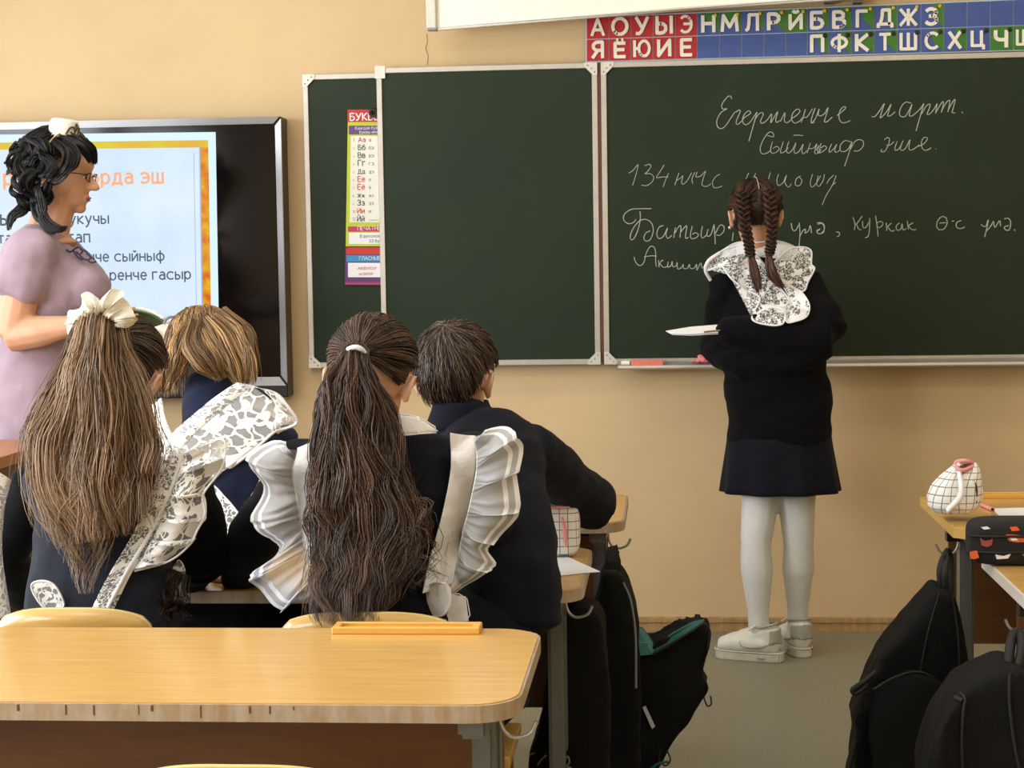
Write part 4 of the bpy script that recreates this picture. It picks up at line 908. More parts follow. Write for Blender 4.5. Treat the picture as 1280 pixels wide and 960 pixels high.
def ruffle(name, inner, outer, m, parent, folds=9, amp=.016, nu=121, nv=16, yin=0, yout=0, uvm=None, phase=0, bulge=.02, over=None):
    """gathered frill from a seam (inner) to its free edge (outer); both lists of (px,py,Y)"""
    I = catmull([P(*q) for q in inner], 81); O = catmull([P(*q) for q in outer], 81)
    def fn(u, v):
        k = min(79, int(u*80)); w_ = u*80-k; a = I[k]*(1-w_)+I[k+1]*w_; b = O[k]*(1-w_)+O[k+1]*w_
        d = b-a; p = a+d*v
        t = (O[min(80,k+1)]-O[k]); t /= np.linalg.norm(t)+1e-9
        f = math.sin(folds*2*PI*u+phase)+.45*math.sin(folds*4.3*PI*u+1+phase)
        f += .5*math.sin(folds*9.1*PI*u+2)*(1-v)*1.4+.35*math.sin(folds*15*PI*u)*(1-v)
        env = min(1, v*3)*(.45+.55*v)
        p = p+A(0,-1,0)*(f*amp*env+bulge*math.sin(v*PI))+t*(math.cos(folds*2*PI*u+phase)*amp*.8*env)
        return p if over is None else np.array(over_(p, over, .004+.004*(1+f)))
    L = np.linalg.norm(np.diff(O, axis=0), axis=1).sum()
    return sheet(name, fn, nu, nv, m, parent, uvs=uvm or (L, np.linalg.norm(O[40]-I[40])))
def strap(name, left, right, m, parent, solid=.0015, uvs=None, over=None, off=.005, nu=61, nv=9):
    I = catmull([P(*q) for q in left], 41); O = catmull([P(*q) for q in right], 41)
    def fn(u, v):
        k = min(39, int(u*40)); w_ = u*40-k; a = I[k]*(1-w_)+I[k+1]*w_; b = O[k]*(1-w_)+O[k+1]*w_
        p = a+(b-a)*v; p[1] -= .006*math.sin(v*PI)+.002*noise.noise(Vector(p)*30)
        return p if over is None else np.array(over_(p, over, off))
    L = np.linalg.norm(np.diff(O, axis=0), axis=1).sum()
    return sheet(name, fn, nu, nv, m, parent, uvs=uvs or (L, np.linalg.norm(O[20]-I[20])), solid=solid)

# ------------------------------------------------------------------ the girl with the long brown ponytail
H_brown = hair_mat('dark_brown_hair', (24,16,12), (100,73,55)); H_ash = hair_mat('light_ash_brown_hair', (58,43,31), (170,137,104))
H_gold = hair_mat('golden_brown_hair', (70,48,26), (186,146,96)); H_boy = hair_mat('short_brown_hair', (40,30,24), (118,96,80))
H_black = hair_mat('black_hair', (5,5,6), (22,20,21), .4); H_braid = hair_mat('chestnut_hair', (24,14,10), (98,66,48))
def person(label, x, y, z=0.0, cat='person'):
    return thing('person', label, cat, (x, y, z))
def garment(name, parts, m, parent, voxel=.0075, wr=.007, wsc=(9,9,16), smooth=4): return fuse(name, parts, voxel, m, parent, smooth=smooth, wr=wr, wsc=wsc)
def sleeve(S_, E_2, W_, r=(.062,.056,.05,.047,.04), n=14):
    return [limb([S_, S_*.5+E_2*.5, E_2], r[:3], n=n), limb([E_2, E_2*.5+W_*.5, W_], r[2:], n=n)]

g = person('girl with waist-long dark brown ponytail, white organza frills and navy dress, seated in the middle', *P(470,925,3.0)[:2])
s = .215; Rm = rot(-8, 30, 6); C = P(464,477,3.12)
J = dict(head=C, neck=P(482,538,3.08), shL=P(385,572,3.07), shR=P(584,566,3.06), pelvis=A(P(470,700,2.99)[0], 2.99, .45))
J['elL'] = P(318,672,3.20); J['wrL'] = P(300,722,3.33); J['elR'] = P(610,668,3.22); J['wrR'] = P(560,706,3.36)
J['hdL'] = A(-.6,.6,-.1); J['hdR'] = A(-.7,.7,0); J = seated(J)
bd = body(g, J, s, Rm, M_skin2, slim=.86, adult=.85, hands=((.7,-1),(.7,1))); face_details(g, C, s, Rm)
sh = [loft([(J['pelvis']+A(0,0,.0), .135,.105), (P(472,790,3.0), .122,.095), (P(476,690,3.03), .118,.09), (P(482,620,3.05), .135,.095), (P(484,572,3.06), .145,.07), (P(482,548,3.07), .07,.055), (P(482,536,3.075), .045,.045)], 20),
      ell(P(394,578,3.07), (.045,.05,.04)), ell(P(574,574,3.06), (.045,.05,.04))]
sh += sleeve(J['shL'], J['elL'], J['wrL'], (.052,.05,.05,.047,.037)) + sleeve(J['shR'], J['elR'], J['wrR'], (.052,.05,.047,.044,.036))
dress = garment('navy_dress', sh, M_navy, g)
skirt = garment('skirt', [loft([(J['pelvis']+A(0,-.02,.06), .14,.11), (J['pelvis']+A(0,.12,-.01), .17,.10), (J['pelvis']+A(0,.33,-.015), .16,.065)], 18), loft([(J['pelvis']+A(0,-.04,.08),.13,.10),(J['pelvis']+A(0,-.03,-.02),.16,.13)],16)], M_navy, g)
for a in 'LR':
    garment('tights', [limb([J['kn'+a]+A(0,-.06,0), J['kn'+a], J['kn'+a]*.65+J['an'+a]*.35, J['an'+a]], (.05,.05,.05,.036))], M_tights, g, wr=0)
    q = J['an'+a]; garment('shoe', [limb([q+A(0,-.05,-.045), q+A(0,.02,-.04), q+A(0,.10,-.05), q+A(0,.15,-.055)], ((.032,.03),(.038,.04),(.042,.03),(.03,.02)))], M_black, g, wr=0)
bv = bvh_of(dress)
pl = lambda L, Y=3.0, off=.006: [dr(bv, x, y, Y, off) for x, y in L]
strap('apron_strap', pl([(563,541),(563,590),(552,646),(536,703),(528,742)], 2.99), pl([(594,545),(594,585),(585,632),(577,670),(566,728)], 2.99), M_whitecloth, g, over=bv, off=.016, nu=81, nv=13)
strap('apron_strap', pl([(372,560),(366,592),(373,638),(381,682),(393,714),(410,745)], 2.99), pl([(398,549),(388,590),(393,633),(403,682),(413,703),(424,745)], 2.99), M_whitecloth, g, over=bv, off=.016, nu=81, nv=13)
rin = [(594,545),(595,585),(586,632),(577,670),(568,722)]
rout = [(600,541),(618,535),(638,537),(652,558),(651,580),(646,600),(650,628),(644,650),(628,668),(612,690),(617,705),(600,722),(574,739)]
ruffle('organza_frill', [(x,y,2.97) for x,y in rin], [(x,y,2.985) for x,y in rout], M_organza, g, folds=6, amp=.016, uvm=(1,1), bulge=.03)
lin_ = [(372,562),(367,592),(375,638),(382,682),(393,714),(409,741)]
lout = [(362,552),(335,553),(311,572),(326,611),(316,650),(345,690),(315,718),(328,747),(352,762),(366,754),(404,757)]
ruffle('organza_frill', [(x,y,2.97) for x,y in lin_], [(x,y,2.985) for x,y in lout], M_organza, g, folds=5, amp=.016, uvm=(1,1), phase=1.2, bulge=.03)
patch('bow_loop', [(530,736,2.96),(548,728,2.93),(562,735,2.93),(561,760,2.93),(550,770,2.95),(531,766,2.96),(525,752,2.96)], M_whitecloth, g, nz=.006, trim=M_whitecloth)
patch('bow_tail', [(560,742,2.965),(582,746,2.965),(586,776,2.965),(560,778,2.965)], M_whitecloth, g, nz=.006, smoothb=False, trim=M_whitecloth, trim_r=.001)
patch('collar', [(493,517,2.985),(523,521,2.99),(548,539,3.0),(520,542,2.985),(499,543,2.98)], M_whitecloth, g, over=bv, off=.014, nz=.002, smoothb=False, trim=M_whitecloth, trim_r=.0015, solid=.002)
patch('collar', [(470,528,2.985),(440,530,2.99),(412,545,3.0),(440,548,2.985),(466,546,2.98)], M_whitecloth, g, over=bv, off=.014, nz=.002, smoothb=False, trim=M_whitecloth, trim_r=.0015, solid=.002)
hr = np.array((.325,.42,.375))*s+.007; HC = C+Rm@(A(0,-.05,.12)*s)
tie = P(443,437,2.995)
keep = lambda d: d[2] > -.62-.35*d[1] and not (d[1] > .55 and d[2] < .42) and not (abs(d[0]) > .6 and d[2] < -.02+.6*d[1] and d[1] > -.15)
cap(HC, hr-.003, Rm, keep, H_brown, g)
p1, t1 = scalp_paths(HC, hr, Rm, tie, 900, keep, lift=(.0,.007), seed=4)
p2, t2 = tail_paths([tie+A(0,.012,.0), P(442,450,2.965), P(441,480,2.955), P(444,540,2.94), P(450,600,2.93), P(456,650,2.915), P(450,705,2.89), P(440,745,2.86), P(434,784,2.83)], (.016,.024,.044,.064,.080,.088,.078,.064,.045), (.012,.02,.034,.036,.034,.032,.028,.024,.02), 3600, clumps=110, K=28, wave=.008, wf=3.2, seed=5, tmin=.85, loose=.03, frizz=.0012)
hh = strands('hair', p1, .0011, t1, H_brown, g); strands('ponytail', p2, .00095, t2, H_brown, g)
p3, t3 = tail_paths([P(452,520,2.93), P(480,600,2.93), P(510,670,2.91), P(520,740,2.88)], (.03,.05,.06,.05), (.01,.01,.01,.01), 170, clumps=24, K=22, wave=.02, wf=3, seed=8, tmin=.7, loose=.4)
strands('loose_hair', p3, .0008, t3, H_brown, g)
wire('hair_tie', [[P(432,441,2.965), P(437,436,2.952), P(445,434,2.95), P(452,437,2.955), P(456,443,2.97), P(452,446,3.0), P(436,446,3.0), P(432,441,2.965)]], .0045, mat('white_elastic', (226,238,240), .6), g, sides=10)
wire('hair_tie', [[P(433,438,2.98), P(440,433,2.965), P(450,434,2.968), P(456,439,2.98)]], .003, mat('teal_elastic', (24,96,110), .6), g, sides=8)

# ------------------------------------------------------------------ the girl with the white bow
g = person('girl with light brown ponytail under a white bow, lace strap over dark dress, at left', *P(110,925,3.0)[:2])
s = .215; Rm = rot(-10, 32, 4); C = P(150,477,3.12)
J = dict(head=C, neck=P(150,540,3.06), shL=P(48,598,3.04), shR=P(228,590,3.04), pelvis=A(P(110,700,2.98)[0], 2.98, .45))
J['elL'] = P(2,690,3.14); J['wrL'] = P(30,742,3.30); J['elR'] = P(246,690,3.20); J['wrR'] = P(222,722,3.36); J['hdR'] = A(-.7,.7,-.1); J['hdL'] = A(.5,.8,-.1); J = seated(J)
body(g, J, s, Rm, M_skin2, slim=.86, adult=.85, hands=((.7,-1),(.7,1))); face_details(g, C, s, Rm)
sh = [loft([(J['pelvis'], .145,.11), (P(125,785,2.99), .135,.10), (P(128,690,3.02), .125,.092), (P(134,640,3.03), .128,.095), (P(140,598,3.04), .13,.075), (P(148,562,3.05), .075,.06), (P(150,545,3.055), .048,.048)], 20),
      ell(P(56,606,3.04), (.045,.05,.042)), ell(P(220,600,3.04), (.045,.05,.042))]
M_navy2 = mat('lit_navy_cloth', (31,35,46), .9, spec=.2, var=.12, vscale=60, bump=.4, bscale=420, sheen=.08)  # navy made paler: the light on her dress is put into the colour
dress = garment('navy_dress', sh, M_navy2, g)
slv = garment('sleeves', sleeve(J['shL'], J['elL'], J['wrL'], (.045,.047,.047,.043,.036)) + sleeve(J['shR'], J['elR'], J['wrR'], (.048,.058,.062,.055,.04)), M_black_cloth, g)
garment('skirt', [loft([(J['pelvis']+A(0,-.02,.06), .14,.11), (J['pelvis']+A(0,.12,-.01), .17,.10), (J['pelvis']+A(0,.33,-.015), .16,.065)], 18), loft([(J['pelvis']+A(0,-.04,.08),.13,.10),(J['pelvis']+A(0,-.03,-.02),.16,.13)],16)], M_navy, g)
for a in 'LR':
    garment('tights', [limb([J['kn'+a]+A(0,-.06,0), J['kn'+a], J['kn'+a]*.65+J['an'+a]*.35, J['an'+a]], (.05,.05,.05,.036))], M_tights, g, wr=0)
    q = J['an'+a]; garment('shoe', [limb([q+A(0,-.05,-.045), q+A(0,.02,-.04), q+A(0,.10,-.05), q+A(0,.15,-.055)], ((.032,.03),(.038,.04),(.042,.03),(.03,.02)))], M_black, g, wr=0)
bv = bvh_of(dress, slv)
Y0 = 2.95
strap('apron_strap', [(209,556,2.99),(193,605,Y0),(167,665,Y0),(135,720,Y0),(114,762,Y0)], [(233,561,2.99),(219,610,Y0),(195,665,Y0),(167,712,Y0),(141,764,Y0)], M_lace_fine, g, over=bv, off=.009)
wire('strap_seam', [[np.array(over_(P(x,y,Y0-.004), bv, .014)) for x, y in ((229,562),(214,610),(189,664),(160,712),(134,760))]], .0035, M_whitecloth, g, n=40, sides=6)
ruffle('lace_frill', [(x,y,Y0-.006) for x,y in ((231,562),(218,610),(195,665),(167,712))], [(x,y,2.95) for x,y in ((262,551),(281,552),(277,585),(254,618),(256,642),(246,664),(236,682),(210,702),(168,714))], M_lace_soft, g, folds=6, amp=.02, bulge=.035)
wire('frill_edge', [[P(x,y,2.935) for x,y in ((262,551),(281,552),(277,585),(254,618),(256,642),(246,664),(236,682),(210,702),(168,714))]], .002, M_whitecloth, g, n=80, sides=5)
strap('apron_strap', [(-40,560,2.93),(-38,620,2.93),(-34,700,2.93),(-28,775,2.93)], [(14,600,2.95),(5,640,2.95),(3,695,2.95),(14,772,2.95)], M_lace_soft, g, over=bv, off=.009)
patch('apron_tie', [(40,731,2.90),(55,726,2.89),(70,734,2.89),(80,757,2.90),(62,764,2.90),(48,752,2.9)], M_lace_soft, g, nz=.008, trim=M_whitecloth)
patch('lace_hem', [(206,735,3.0),(222,700,3.01),(232,715,3.01),(228,745,3.0),(205,757,3.0)], M_lace_soft, g, nz=.006)
hr = np.array((.325,.42,.375))*s+.007; HC = C+Rm@(A(0,-.05,.12)*s); tie = P(128,398,2.99)
cap(HC, hr-.003, Rm, keep, H_brown, g)
p1, t1 = scalp_paths(HC, hr, Rm, tie, 850, keep, lift=(.0,.006), seed=14)
strands('hair', p1, .0011, np.clip(np.array(t1)*.7,0,1), hair_mat('brown_hair', (36,26,20), (108,84,64)), g)
p2, t2 = tail_paths([tie+A(0,0,.004), P(127,410,2.955), P(125,450,2.945), P(122,500,2.93), P(116,550,2.925), P(112,600,2.915), P(120,640,2.90), P(126,676,2.89)], (.024,.040,.056,.088,.110,.106,.088,.074), (.02,.035,.042,.038,.034,.03,.02), 3400, clumps=90, K=24, wave=.005, wf=2.0, seed=15, tmin=.62, loose=.18, frizz=.0035)
strands('ponytail', p2, .00085, t2, H_ash, g)
p3, t3 = tail_paths([P(118,470,2.93), P(105,560,2.915), P(102,640,2.90), P(98,742,2.875)], (.05,.09,.07,.012), (.01,.012,.012,.008), 260, clumps=20, K=22, wave=.012, wf=2, seed=18, tmin=.75, loose=.3, frizz=.006)
strands('loose_hair', p3, .0009, t3, H_ash, g)
p3, t3 = tail_paths([P(225,715,2.99), P(212,745,2.98), P(206,775,2.97), P(216,800,2.96)], (.02,.035,.045,.05), (.01,.01,.01), 130, clumps=20, K=14, wave=.01, wf=2, seed=19, tmin=.6, loose=.3)
strands('loose_hair', p3, .001, np.array(t3)*.4, H_brown, g)
M_bow = mat('cream_bow_chiffon', (232,228,216), .75, var=.04, vscale=40, bump=.3, bscale=120, sheen=.3)
ruffle('bow_loop', [(118,402,2.96),(128,398,2.955),(138,400,2.96)], [(88,398,2.95),(82,390,2.95),(98,384,2.945),(106,366,2.94),(118,370,2.945),(130,384,2.94)], M_bow, g, folds=4, amp=.008, bulge=.022, nu=61)
ruffle('bow_loop', [(126,402,2.955),(134,398,2.95),(144,403,2.955)], [(124,378,2.935),(134,364,2.93),(150,363,2.93),(158,378,2.935),(170,398,2.94),(158,410,2.95)], M_bow, g, folds=4, amp=.008, bulge=.024, nu=61, phase=1)
ruffle('bow_tail', [(116,402,2.962),(124,400,2.96),(130,404,2.96)], [(84,418,2.965),(82,404,2.955),(88,390,2.95),(104,386,2.945)], M_bow, g, folds=3, amp=.006, bulge=.014, nu=49, phase=2)
ruffle('bow_tail', [(130,404,2.955),(138,402,2.95),(146,406,2.955)], [(140,384,2.93),(156,388,2.93),(168,402,2.935),(156,412,2.945)], M_bow, g, folds=3, amp=.006, bulge=.02, nu=49, phase=3)
rbk = fuse('bow_knot', [ell(P(131,400,2.95), (.014,.010,.012))], .003, M_bow, g, smooth=2)

# ------------------------------------------------------------------ the boy
g = person('boy in navy jacket with short brown hair, leaning right on his elbow', *P(640,925,3.2)[:2])
s = .215; Rm = rot(-12, 8, 2); C = P(570,474,3.53)
J = dict(head=C, neck=P(578,522,3.50), shL=P(520,548,3.46), shR=P(668,556,3.47), pelvis=A(P(566,700,3.16)[0], 3.16, .47))
J['elR'] = P(742,632,3.77); J['wrR'] = P(682,622,3.93); J['hdR'] = A(-1,.1,-.05); J['hnR'] = A(0,0,-1)
J['elL'] = P(545,660,3.66); J['wrL'] = P(600,664,3.86); J['hdL'] = A(1,.2,-.05); J = seated(J, dx=-.10, spread=.06)
body(g, J, s, Rm, M_skin2, slim=.86, adult=.85, hands=((.5,-1),(.5,1))); face_details(g, C, s, Rm)
jk = [loft([(P(637,765,3.22)+A(0,0,-.02), .100,.085), (P(636,720,3.24), .098,.088), (P(620,650,3.32), .108,.09), (P(604,590,3.40), .124,.088), (P(598,556,3.45), .118,.07), (P(585,535,3.48), .07,.055), (P(579,512,3.50), .050,.052)], 20),
      ell(P(532,562,3.46), (.045,.05,.04)), ell(P(656,562,3.465), (.045,.05,.04))]
jk += sleeve(J['shL'], J['elL'], J['wrL'], (.052,.05,.05,.047,.037)) + sleeve(J['shR']+A(-.01,0,-.005), J['elR'], J['wrR'], (.054,.056,.058,.052,.040))
M_jacket = mat('navy_jacket_cloth', (12,15,27), .9, spec=.2, var=.1, vscale=60, bump=.3, bscale=420, sheen=.03)
jacket = garment('jacket', jk, M_jacket, g, wr=.008); bv = bvh_of(jacket)
def cring(r0, r1, z0, z1, c, a0, a1):
    def fn(u, v):
        a = math.radians(a0+(a1-a0)*u); r = r0+(r1-r0)*v; return A(c[0]+r*math.cos(a), c[1]+r*math.sin(a)*1.05, c[2]+z0+(z1-z0)*v)
    return fn
nc = P(577,520,3.495)
sheet('jacket_collar', cring(.052,.072,.030,-.022,nc,150,395), 40, 8, M_jacket, g, solid=.004)
#sheet('shirt_collar', cring(.050,.054,.036,.02,nc,150,395), 30, 4, M_whitecloth, g, solid=.002)
trs = [loft([(P(622,770,3.22), .10,.085),(J['pelvis']+A(0,.0,.02),.12,.11)],16), loft([(J['pelvis']+A(0,-.04,.08),.11,.09),(J['pelvis']+A(0,-.03,-.02),.14,.12)],16)]
for a in 'LR': trs += [limb([J['hip'+a], J['kn'+a], J['kn'+a]*.5+J['an'+a]*.5, J['an'+a]], (.08,.06,.055,.045))]
garment('trousers', trs, M_navy, g)
for a in 'LR':
    q = J['an'+a]; garment('shoe', [limb([q+A(0,-.05,-.045), q+A(0,.02,-.04), q+A(0,.10,-.05), q+A(0,.15,-.055)], ((.032,.03),(.038,.04),(.042,.03),(.03,.02)))], M_black, g, wr=0)
hr = np.array((.335,.42,.385))*s+.012; HC = C+Rm@(A(0,-.05,.12)*s)
kb = lambda d: (d[2] > -.93+.2*d[1] if d[1] < -.2 else d[2] > .0) and not (d[1] > .6 and d[2] < .45) and not (abs(d[0]) > .55 and d[2] < -.2 and d[1] > -.35)
cap(HC, hr-.006, Rm, kb, H_boy, g)
def thb(phi): return 2.2
pb, tb = whorl_paths(HC, hr-.004, Rm, (-.10,-.50,.86), 3600, lambda p: 2.6, .42, K=10, lift=(.0,.008), seed=21, swirl=.55, rough=.0008)
ok = [i for i in range(len(pb)) if kb(((Rm.T@(pb[i][-1]-HC))/hr)/np.linalg.norm((Rm.T@(pb[i][-1]-HC))/hr))]
strands('hair', pb[ok], .0011, np.array(tb)[ok], H_boy, g)
# his stool, hidden behind the nearest desk
px_, py_ = J['pelvis'][0], J['pelvis'][1]
t = thing('stool', 'low wooden stool hidden under the boy', 'stool', (px_, py_, 0))
box('seat', (px_-.11, py_-.11, .352), (px_+.11, py_+.13, .372), M_chair, t, bev=.004)
for a in (-.08,.08):
    for b in (-.08,.10): box('leg', (px_+a-.015, py_+b-.015, 0), (px_+a+.015, py_+b+.015, .352), M_brown, t)

# ------------------------------------------------------------------ the girl in the lace collar, head down
g = person('girl with shoulder-length golden brown hair bent forward, wide flowered lace collar over navy', *P(290,925,3.72)[:2])
s = .22; Rm = rot(6, 42, -10); C = P(260,456,4.0)
J = dict(head=C, neck=P(262,500,3.90), shL=P(212,560,3.86), shR=P(345,545,3.86), pelvis=A(P(285,700,3.66)[0], 3.66, .46))
J['elL'] = P(205,640,3.96); J['wrL'] = P(230,655,4.14); J['elR'] = P(352,640,3.96); J['wrR'] = P(310,650,4.14); J['hdR'] = A(-.7,.7,0); J['hdL'] = A(.7,.7,0); J = seated(J)
body(g, J, s, Rm, M_skin2, slim=.86, adult=.85, hands=((.6,-1),(.6,1))); face_details(g, C, s, Rm)
sh = [loft([(J['pelvis'], .13,.10), (P(285,720,3.70), .115,.09), (P(284,640,3.76), .115,.09), (P(282,590,3.80), .135,.09), (P(280,555,3.85), .135,.075), (P(266,515,3.89), .068,.06), (P(260,478,3.94), .055,.055)], 20),
      ell(P(226,565,3.86), (.045,.05,.04)), ell(P(333,556,3.86), (.045,.05,.04))]
sh += sleeve(J['shL'], J['elL'], J['wrL'], (.052,.05,.05,.045,.036)) + sleeve(J['shR'], J['elR'], J['wrR'], (.052,.05,.05,.045,.036))
M_blue2 = mat('dark_blue_dress_cloth', (20,27,52), .9, spec=.2, var=.1, vscale=60, bump=.4, bscale=300, sheen=.08)
dress = garment('navy_dress', sh, M_blue2, g); bv = bvh_of(dress)
garment('skirt', [loft([(J['pelvis']+A(0,-.02,.06), .14,.11), (J['pelvis']+A(0,.12,.03), .18,.12), (J['pelvis']+A(0,.33,.015), .19,.085)], 18), loft([(J['pelvis']+A(0,-.04,.08),.13,.10),(J['pelvis']+A(0,-.03,-.02),.16,.13)],16)], M_navy, g)
for a in 'LR':
    garment('tights', [limb([J['kn'+a]+A(0,-.06,0), J['kn'+a], J['kn'+a]*.65+J['an'+a]*.35, J['an'+a]], (.05,.05,.05,.036))], M_tights, g, wr=0)
    q = J['an'+a]; garment('shoe', [limb([q+A(0,-.05,-.045), q+A(0,.02,-.04), q+A(0,.10,-.05), q+A(0,.15,-.055)], ((.032,.03),(.038,.04),(.042,.03),(.03,.02)))], M_black, g, wr=0)
# V-shaped lace collar: plain border band, wide flowered band, and the wing over the shoulder
strap('collar_border', [(296,478,3.80),(268,497,3.76),(240,520,3.74),(220,537,3.73),(204,556,3.73)], [(316,484,3.80),(288,505,3.76),(258,530,3.73),(236,551,3.72),(216,575,3.72)], M_lace_soft, g, over=bv, off=.012, nu=50, nv=10)
strap('lace_collar', [(316,483,3.80),(288,505,3.76),(258,530,3.73),(236,551,3.72),(216,575,3.72)], [(352,508,3.79),(341,540,3.75),(318,560,3.73),(285,585,3.72),(250,606,3.72)], M_lace, g, over=bv, off=.012, nu=70, nv=20)
ruffle('lace_wing', [(298,478,3.81),(322,484,3.79),(342,500,3.78),(346,522,3.78)], [(303,480,3.80),(345,492,3.77),(371,528,3.77),(352,540,3.77)], M_lace_soft, g, folds=2, amp=.012, bulge=.02)
wire('lace_edge', [[P(*q) for q in [(345,492,3.765),(360,508,3.765),(371,528,3.765),(352,537,3.765),(342,541,3.74),(318,562,3.72),(285,587,3.71),(250,608,3.71)]]], .003, M_whitecloth, g, n=60, sides=6)
strap('collar_border', [(202,497,3.83),(206,520,3.80),(214,540,3.77),(220,552,3.75)], [(186,510,3.84),(190,540,3.80),(198,560,3.77),(206,580,3.75)], M_lace_soft, g, over=bv, off=.014)
patch('lace_apron_wing', [(262,606,3.74),(284,624,3.74),(303,646,3.74),(316,640,3.75),(317,668,3.75),(288,673,3.75),(266,671,3.75),(254,640,3.74)], M_lace_soft, g, over=bv, off=.03, nz=.006, seed=4, trim=M_whitecloth)
patch('lace_apron_wing', [(300,645,3.76),(318,612,3.76),(330,590,3.77),(334,612,3.77),(322,640,3.77)], M_lace_soft, g, over=bv, off=.03, nz=.006, seed=5)
hr = np.array((.335,.43,.385))*s+.012; HC = C+Rm@(A(0,-.05,.12)*s)
kl = lambda d: d[2] > -.55 and not (d[1] > .6 and d[2] < .4)
cap(HC, hr-.006, Rm, kl, H_gold, g)
# parted hair: falls from the crown over the skull, then hangs straight down
def hang(n, seed, zlow, spread):
    r = np.random.default_rng(seed); out = []; tones = []; K = 18
    for i in range(n):
        az = r.uniform(-PI, PI); az = az if abs(abs(az)-0) > 0 else az
        crown = C+Rm@A(0,-.12,.50)*s; cdir = ((Rm.T@(crown-HC))/hr); cdir /= np.linalg.norm(cdir)
        c0 = r.normal(0, .12, 3)*[1,2,.3]; d0 = cdir+c0; d0 /= np.linalg.norm(d0)
        e = A(math.sin(az), -.25+math.cos(az)*.9 if math.cos(az) < 0 else math.cos(az)*.5, -.35); e /= np.linalg.norm(e)
        wld = (Rm@e); wld = A(wld[0], wld[1], wld[2]); t = np.linspace(0,1,K); w = r.uniform(1.25,1.6)
        ang = np.clip(t*1.35,0,1)*w; e2 = e-d0*np.dot(e,d0); e2 /= np.linalg.norm(e2)
        q = np.cos(ang)[:,None]*d0+np.sin(ang)[:,None]*e2; p = C*0+HC+(q*(hr+r.uniform(0,.01)))@Rm.T
        z = zlow(p[-1][0])+r.normal(0,.01); k0 = int(K*.62); last = p[k0]
        for k in range(k0+1, K):
            f = (k-k0)/(K-1-k0); tgt = A(last[0]+spread*math.sin(az)*.1, last[1]-.01, min(last[2], z)); p[k] = p[k]*(1-f)**1.5*0+last+(tgt-last)*f+A(math.sin(az),0,0)*.012*math.sin(f*2.2)
        p += np.cumsum(r.normal(0,.0006,(K,3)),axis=0); out.append(p); tones.append(np.clip(.5+.3*math.sin(az*17)+r.normal(0,.16),0,1))
    return np.array(out), tones
xm = P(262,470,3.9)[0]
zl = lambda x: P(262,(484 if x < xm-.055 else 462+ (x-xm+.055)*150),3.9)[2]
p1, t1 = hang(3000, 31, zl, .05)
strands('hair', p1, .0012, t1, H_gold, g)
for k, (gd, wx) in enumerate((([P(225,420,3.88),P(212,450,3.86),P(207,475,3.86),P(203,492,3.87)], (.02,.022,.02,.008)), ([P(262,400,3.88),P(285,425,3.83),P(300,455,3.82),P(308,482,3.83)], (.03,.05,.04,.02)), ([P(250,400,3.88),P(245,430,3.83),P(262,455,3.81),P(276,476,3.82)], (.03,.035,.03,.012)), ([P(240,405,3.88),P(226,432,3.84),P(222,455,3.84),P(214,478,3.85)], (.03,.03,.02,.01)), ([P(270,395,3.89),P(300,420,3.86),P(312,445,3.86),P(316,470,3.87)], (.03,.03,.02,.01)))):
    p3, t3 = tail_paths(gd, wx, (.012,.014,.012,.006), 420, clumps=24, K=16, wave=.003, wf=1.2, seed=40+k, tmin=.85, frizz=.001)
    strands('hair_lock', p3, .0011, t3, H_gold, g)

# ------------------------------------------------------------------ the girl writing at the board
bx_, by_ = P(965,815,5.48)[0], 5.48
g = person('girl with two braids writing at the chalkboard, in black cardigan and white tights', bx_, by_)
s = .212; Rm = rot(4, 8, 0); C = P(944,270,5.44)
J = dict(head=C, neck=P(947,316,5.46), shL=P(906,352,5.46), shR=P(1006,350,5.46), pelvis=P(974,560,5.47))
J['elR'] = P(1030,418,5.36); J['wrR'] = P(940,416,5.32); J['hdR'] = A(-1,0,.0); J['hnR'] = A(0,1,0)
J['elL'] = P(898,436,5.50); J['wrL'] = P(912,400,5.66); J['hdL'] = A(.2,.6,.8); J['hnL'] = A(0,1,-.2)
for a, kx, ax, tx, yy, dy in (('L', 945, 949, -.13, 5.44, .05), ('R', 998, 997, -.03, 5.54, .14)):
    J['hip'+a] = P(955 if a == 'L' else 994, 580, 5.47); J['kn'+a] = P(kx, 680, (yy+5.47)/2-.02); z_ = P(ax, 790, yy); J['an'+a] = A(z_[0], yy, .085); J['toe'+a] = A(z_[0]+tx*.8, yy+dy*.8, .022)
body(g, J, s, Rm, M_skin, slim=.84, adult=.85, hands=((.7,-1),(.9,1))); face_details(g, C, s, Rm)
cg = [loft([(P(974,556,5.47)+A(0,0,0), .164,.115), (P(974,520,5.46), .162,.115), (P(970,470,5.45), .158,.112), (P(960,420,5.45), .15,.105), (P(957,380,5.46), .14,.09), (P(956,350,5.46), .125,.065), (P(949,325,5.46), .055,.05), (P(947,314,5.46), .043,.043)], 22)]
cg += sleeve(J['shL'], J['elL'], J['wrL'], (.052,.052,.058,.05,.04)) + sleeve(J['shR'], J['elR'], P(902,415,5.31), (.054,.066,.075,.072,.042))
cg += [limb([P(1030,425,5.36), P(990,445,5.35), P(925,455,5.36), P(900,448,5.42)], (.06,.06,.045,.03)), limb([P(898,432,5.44), P(903,456,5.46)], (.05,.03))]
card_ = garment('cardigan', cg, M_black_cloth, g, wr=.012, wsc=(6,6,13)); bv = bvh_of(card_)
def skf(u, v):
    a = 2*PI*u; z0 = P(974,545,5.47)[2]; z1 = P(976,614,5.47)[2]; c = P(974,545,5.47); w_ = 1+.15*v; pl_ = .008*math.sin(a*9)*v
    return A(c[0]+(.158*w_+pl_)*math.cos(a)+.003*v, c[1]+(.115*w_+pl_)*math.sin(a), z0+(z1-z0)*v)
sheet('skirt', skf, 97, 12, M_navy, g, solid=.004)
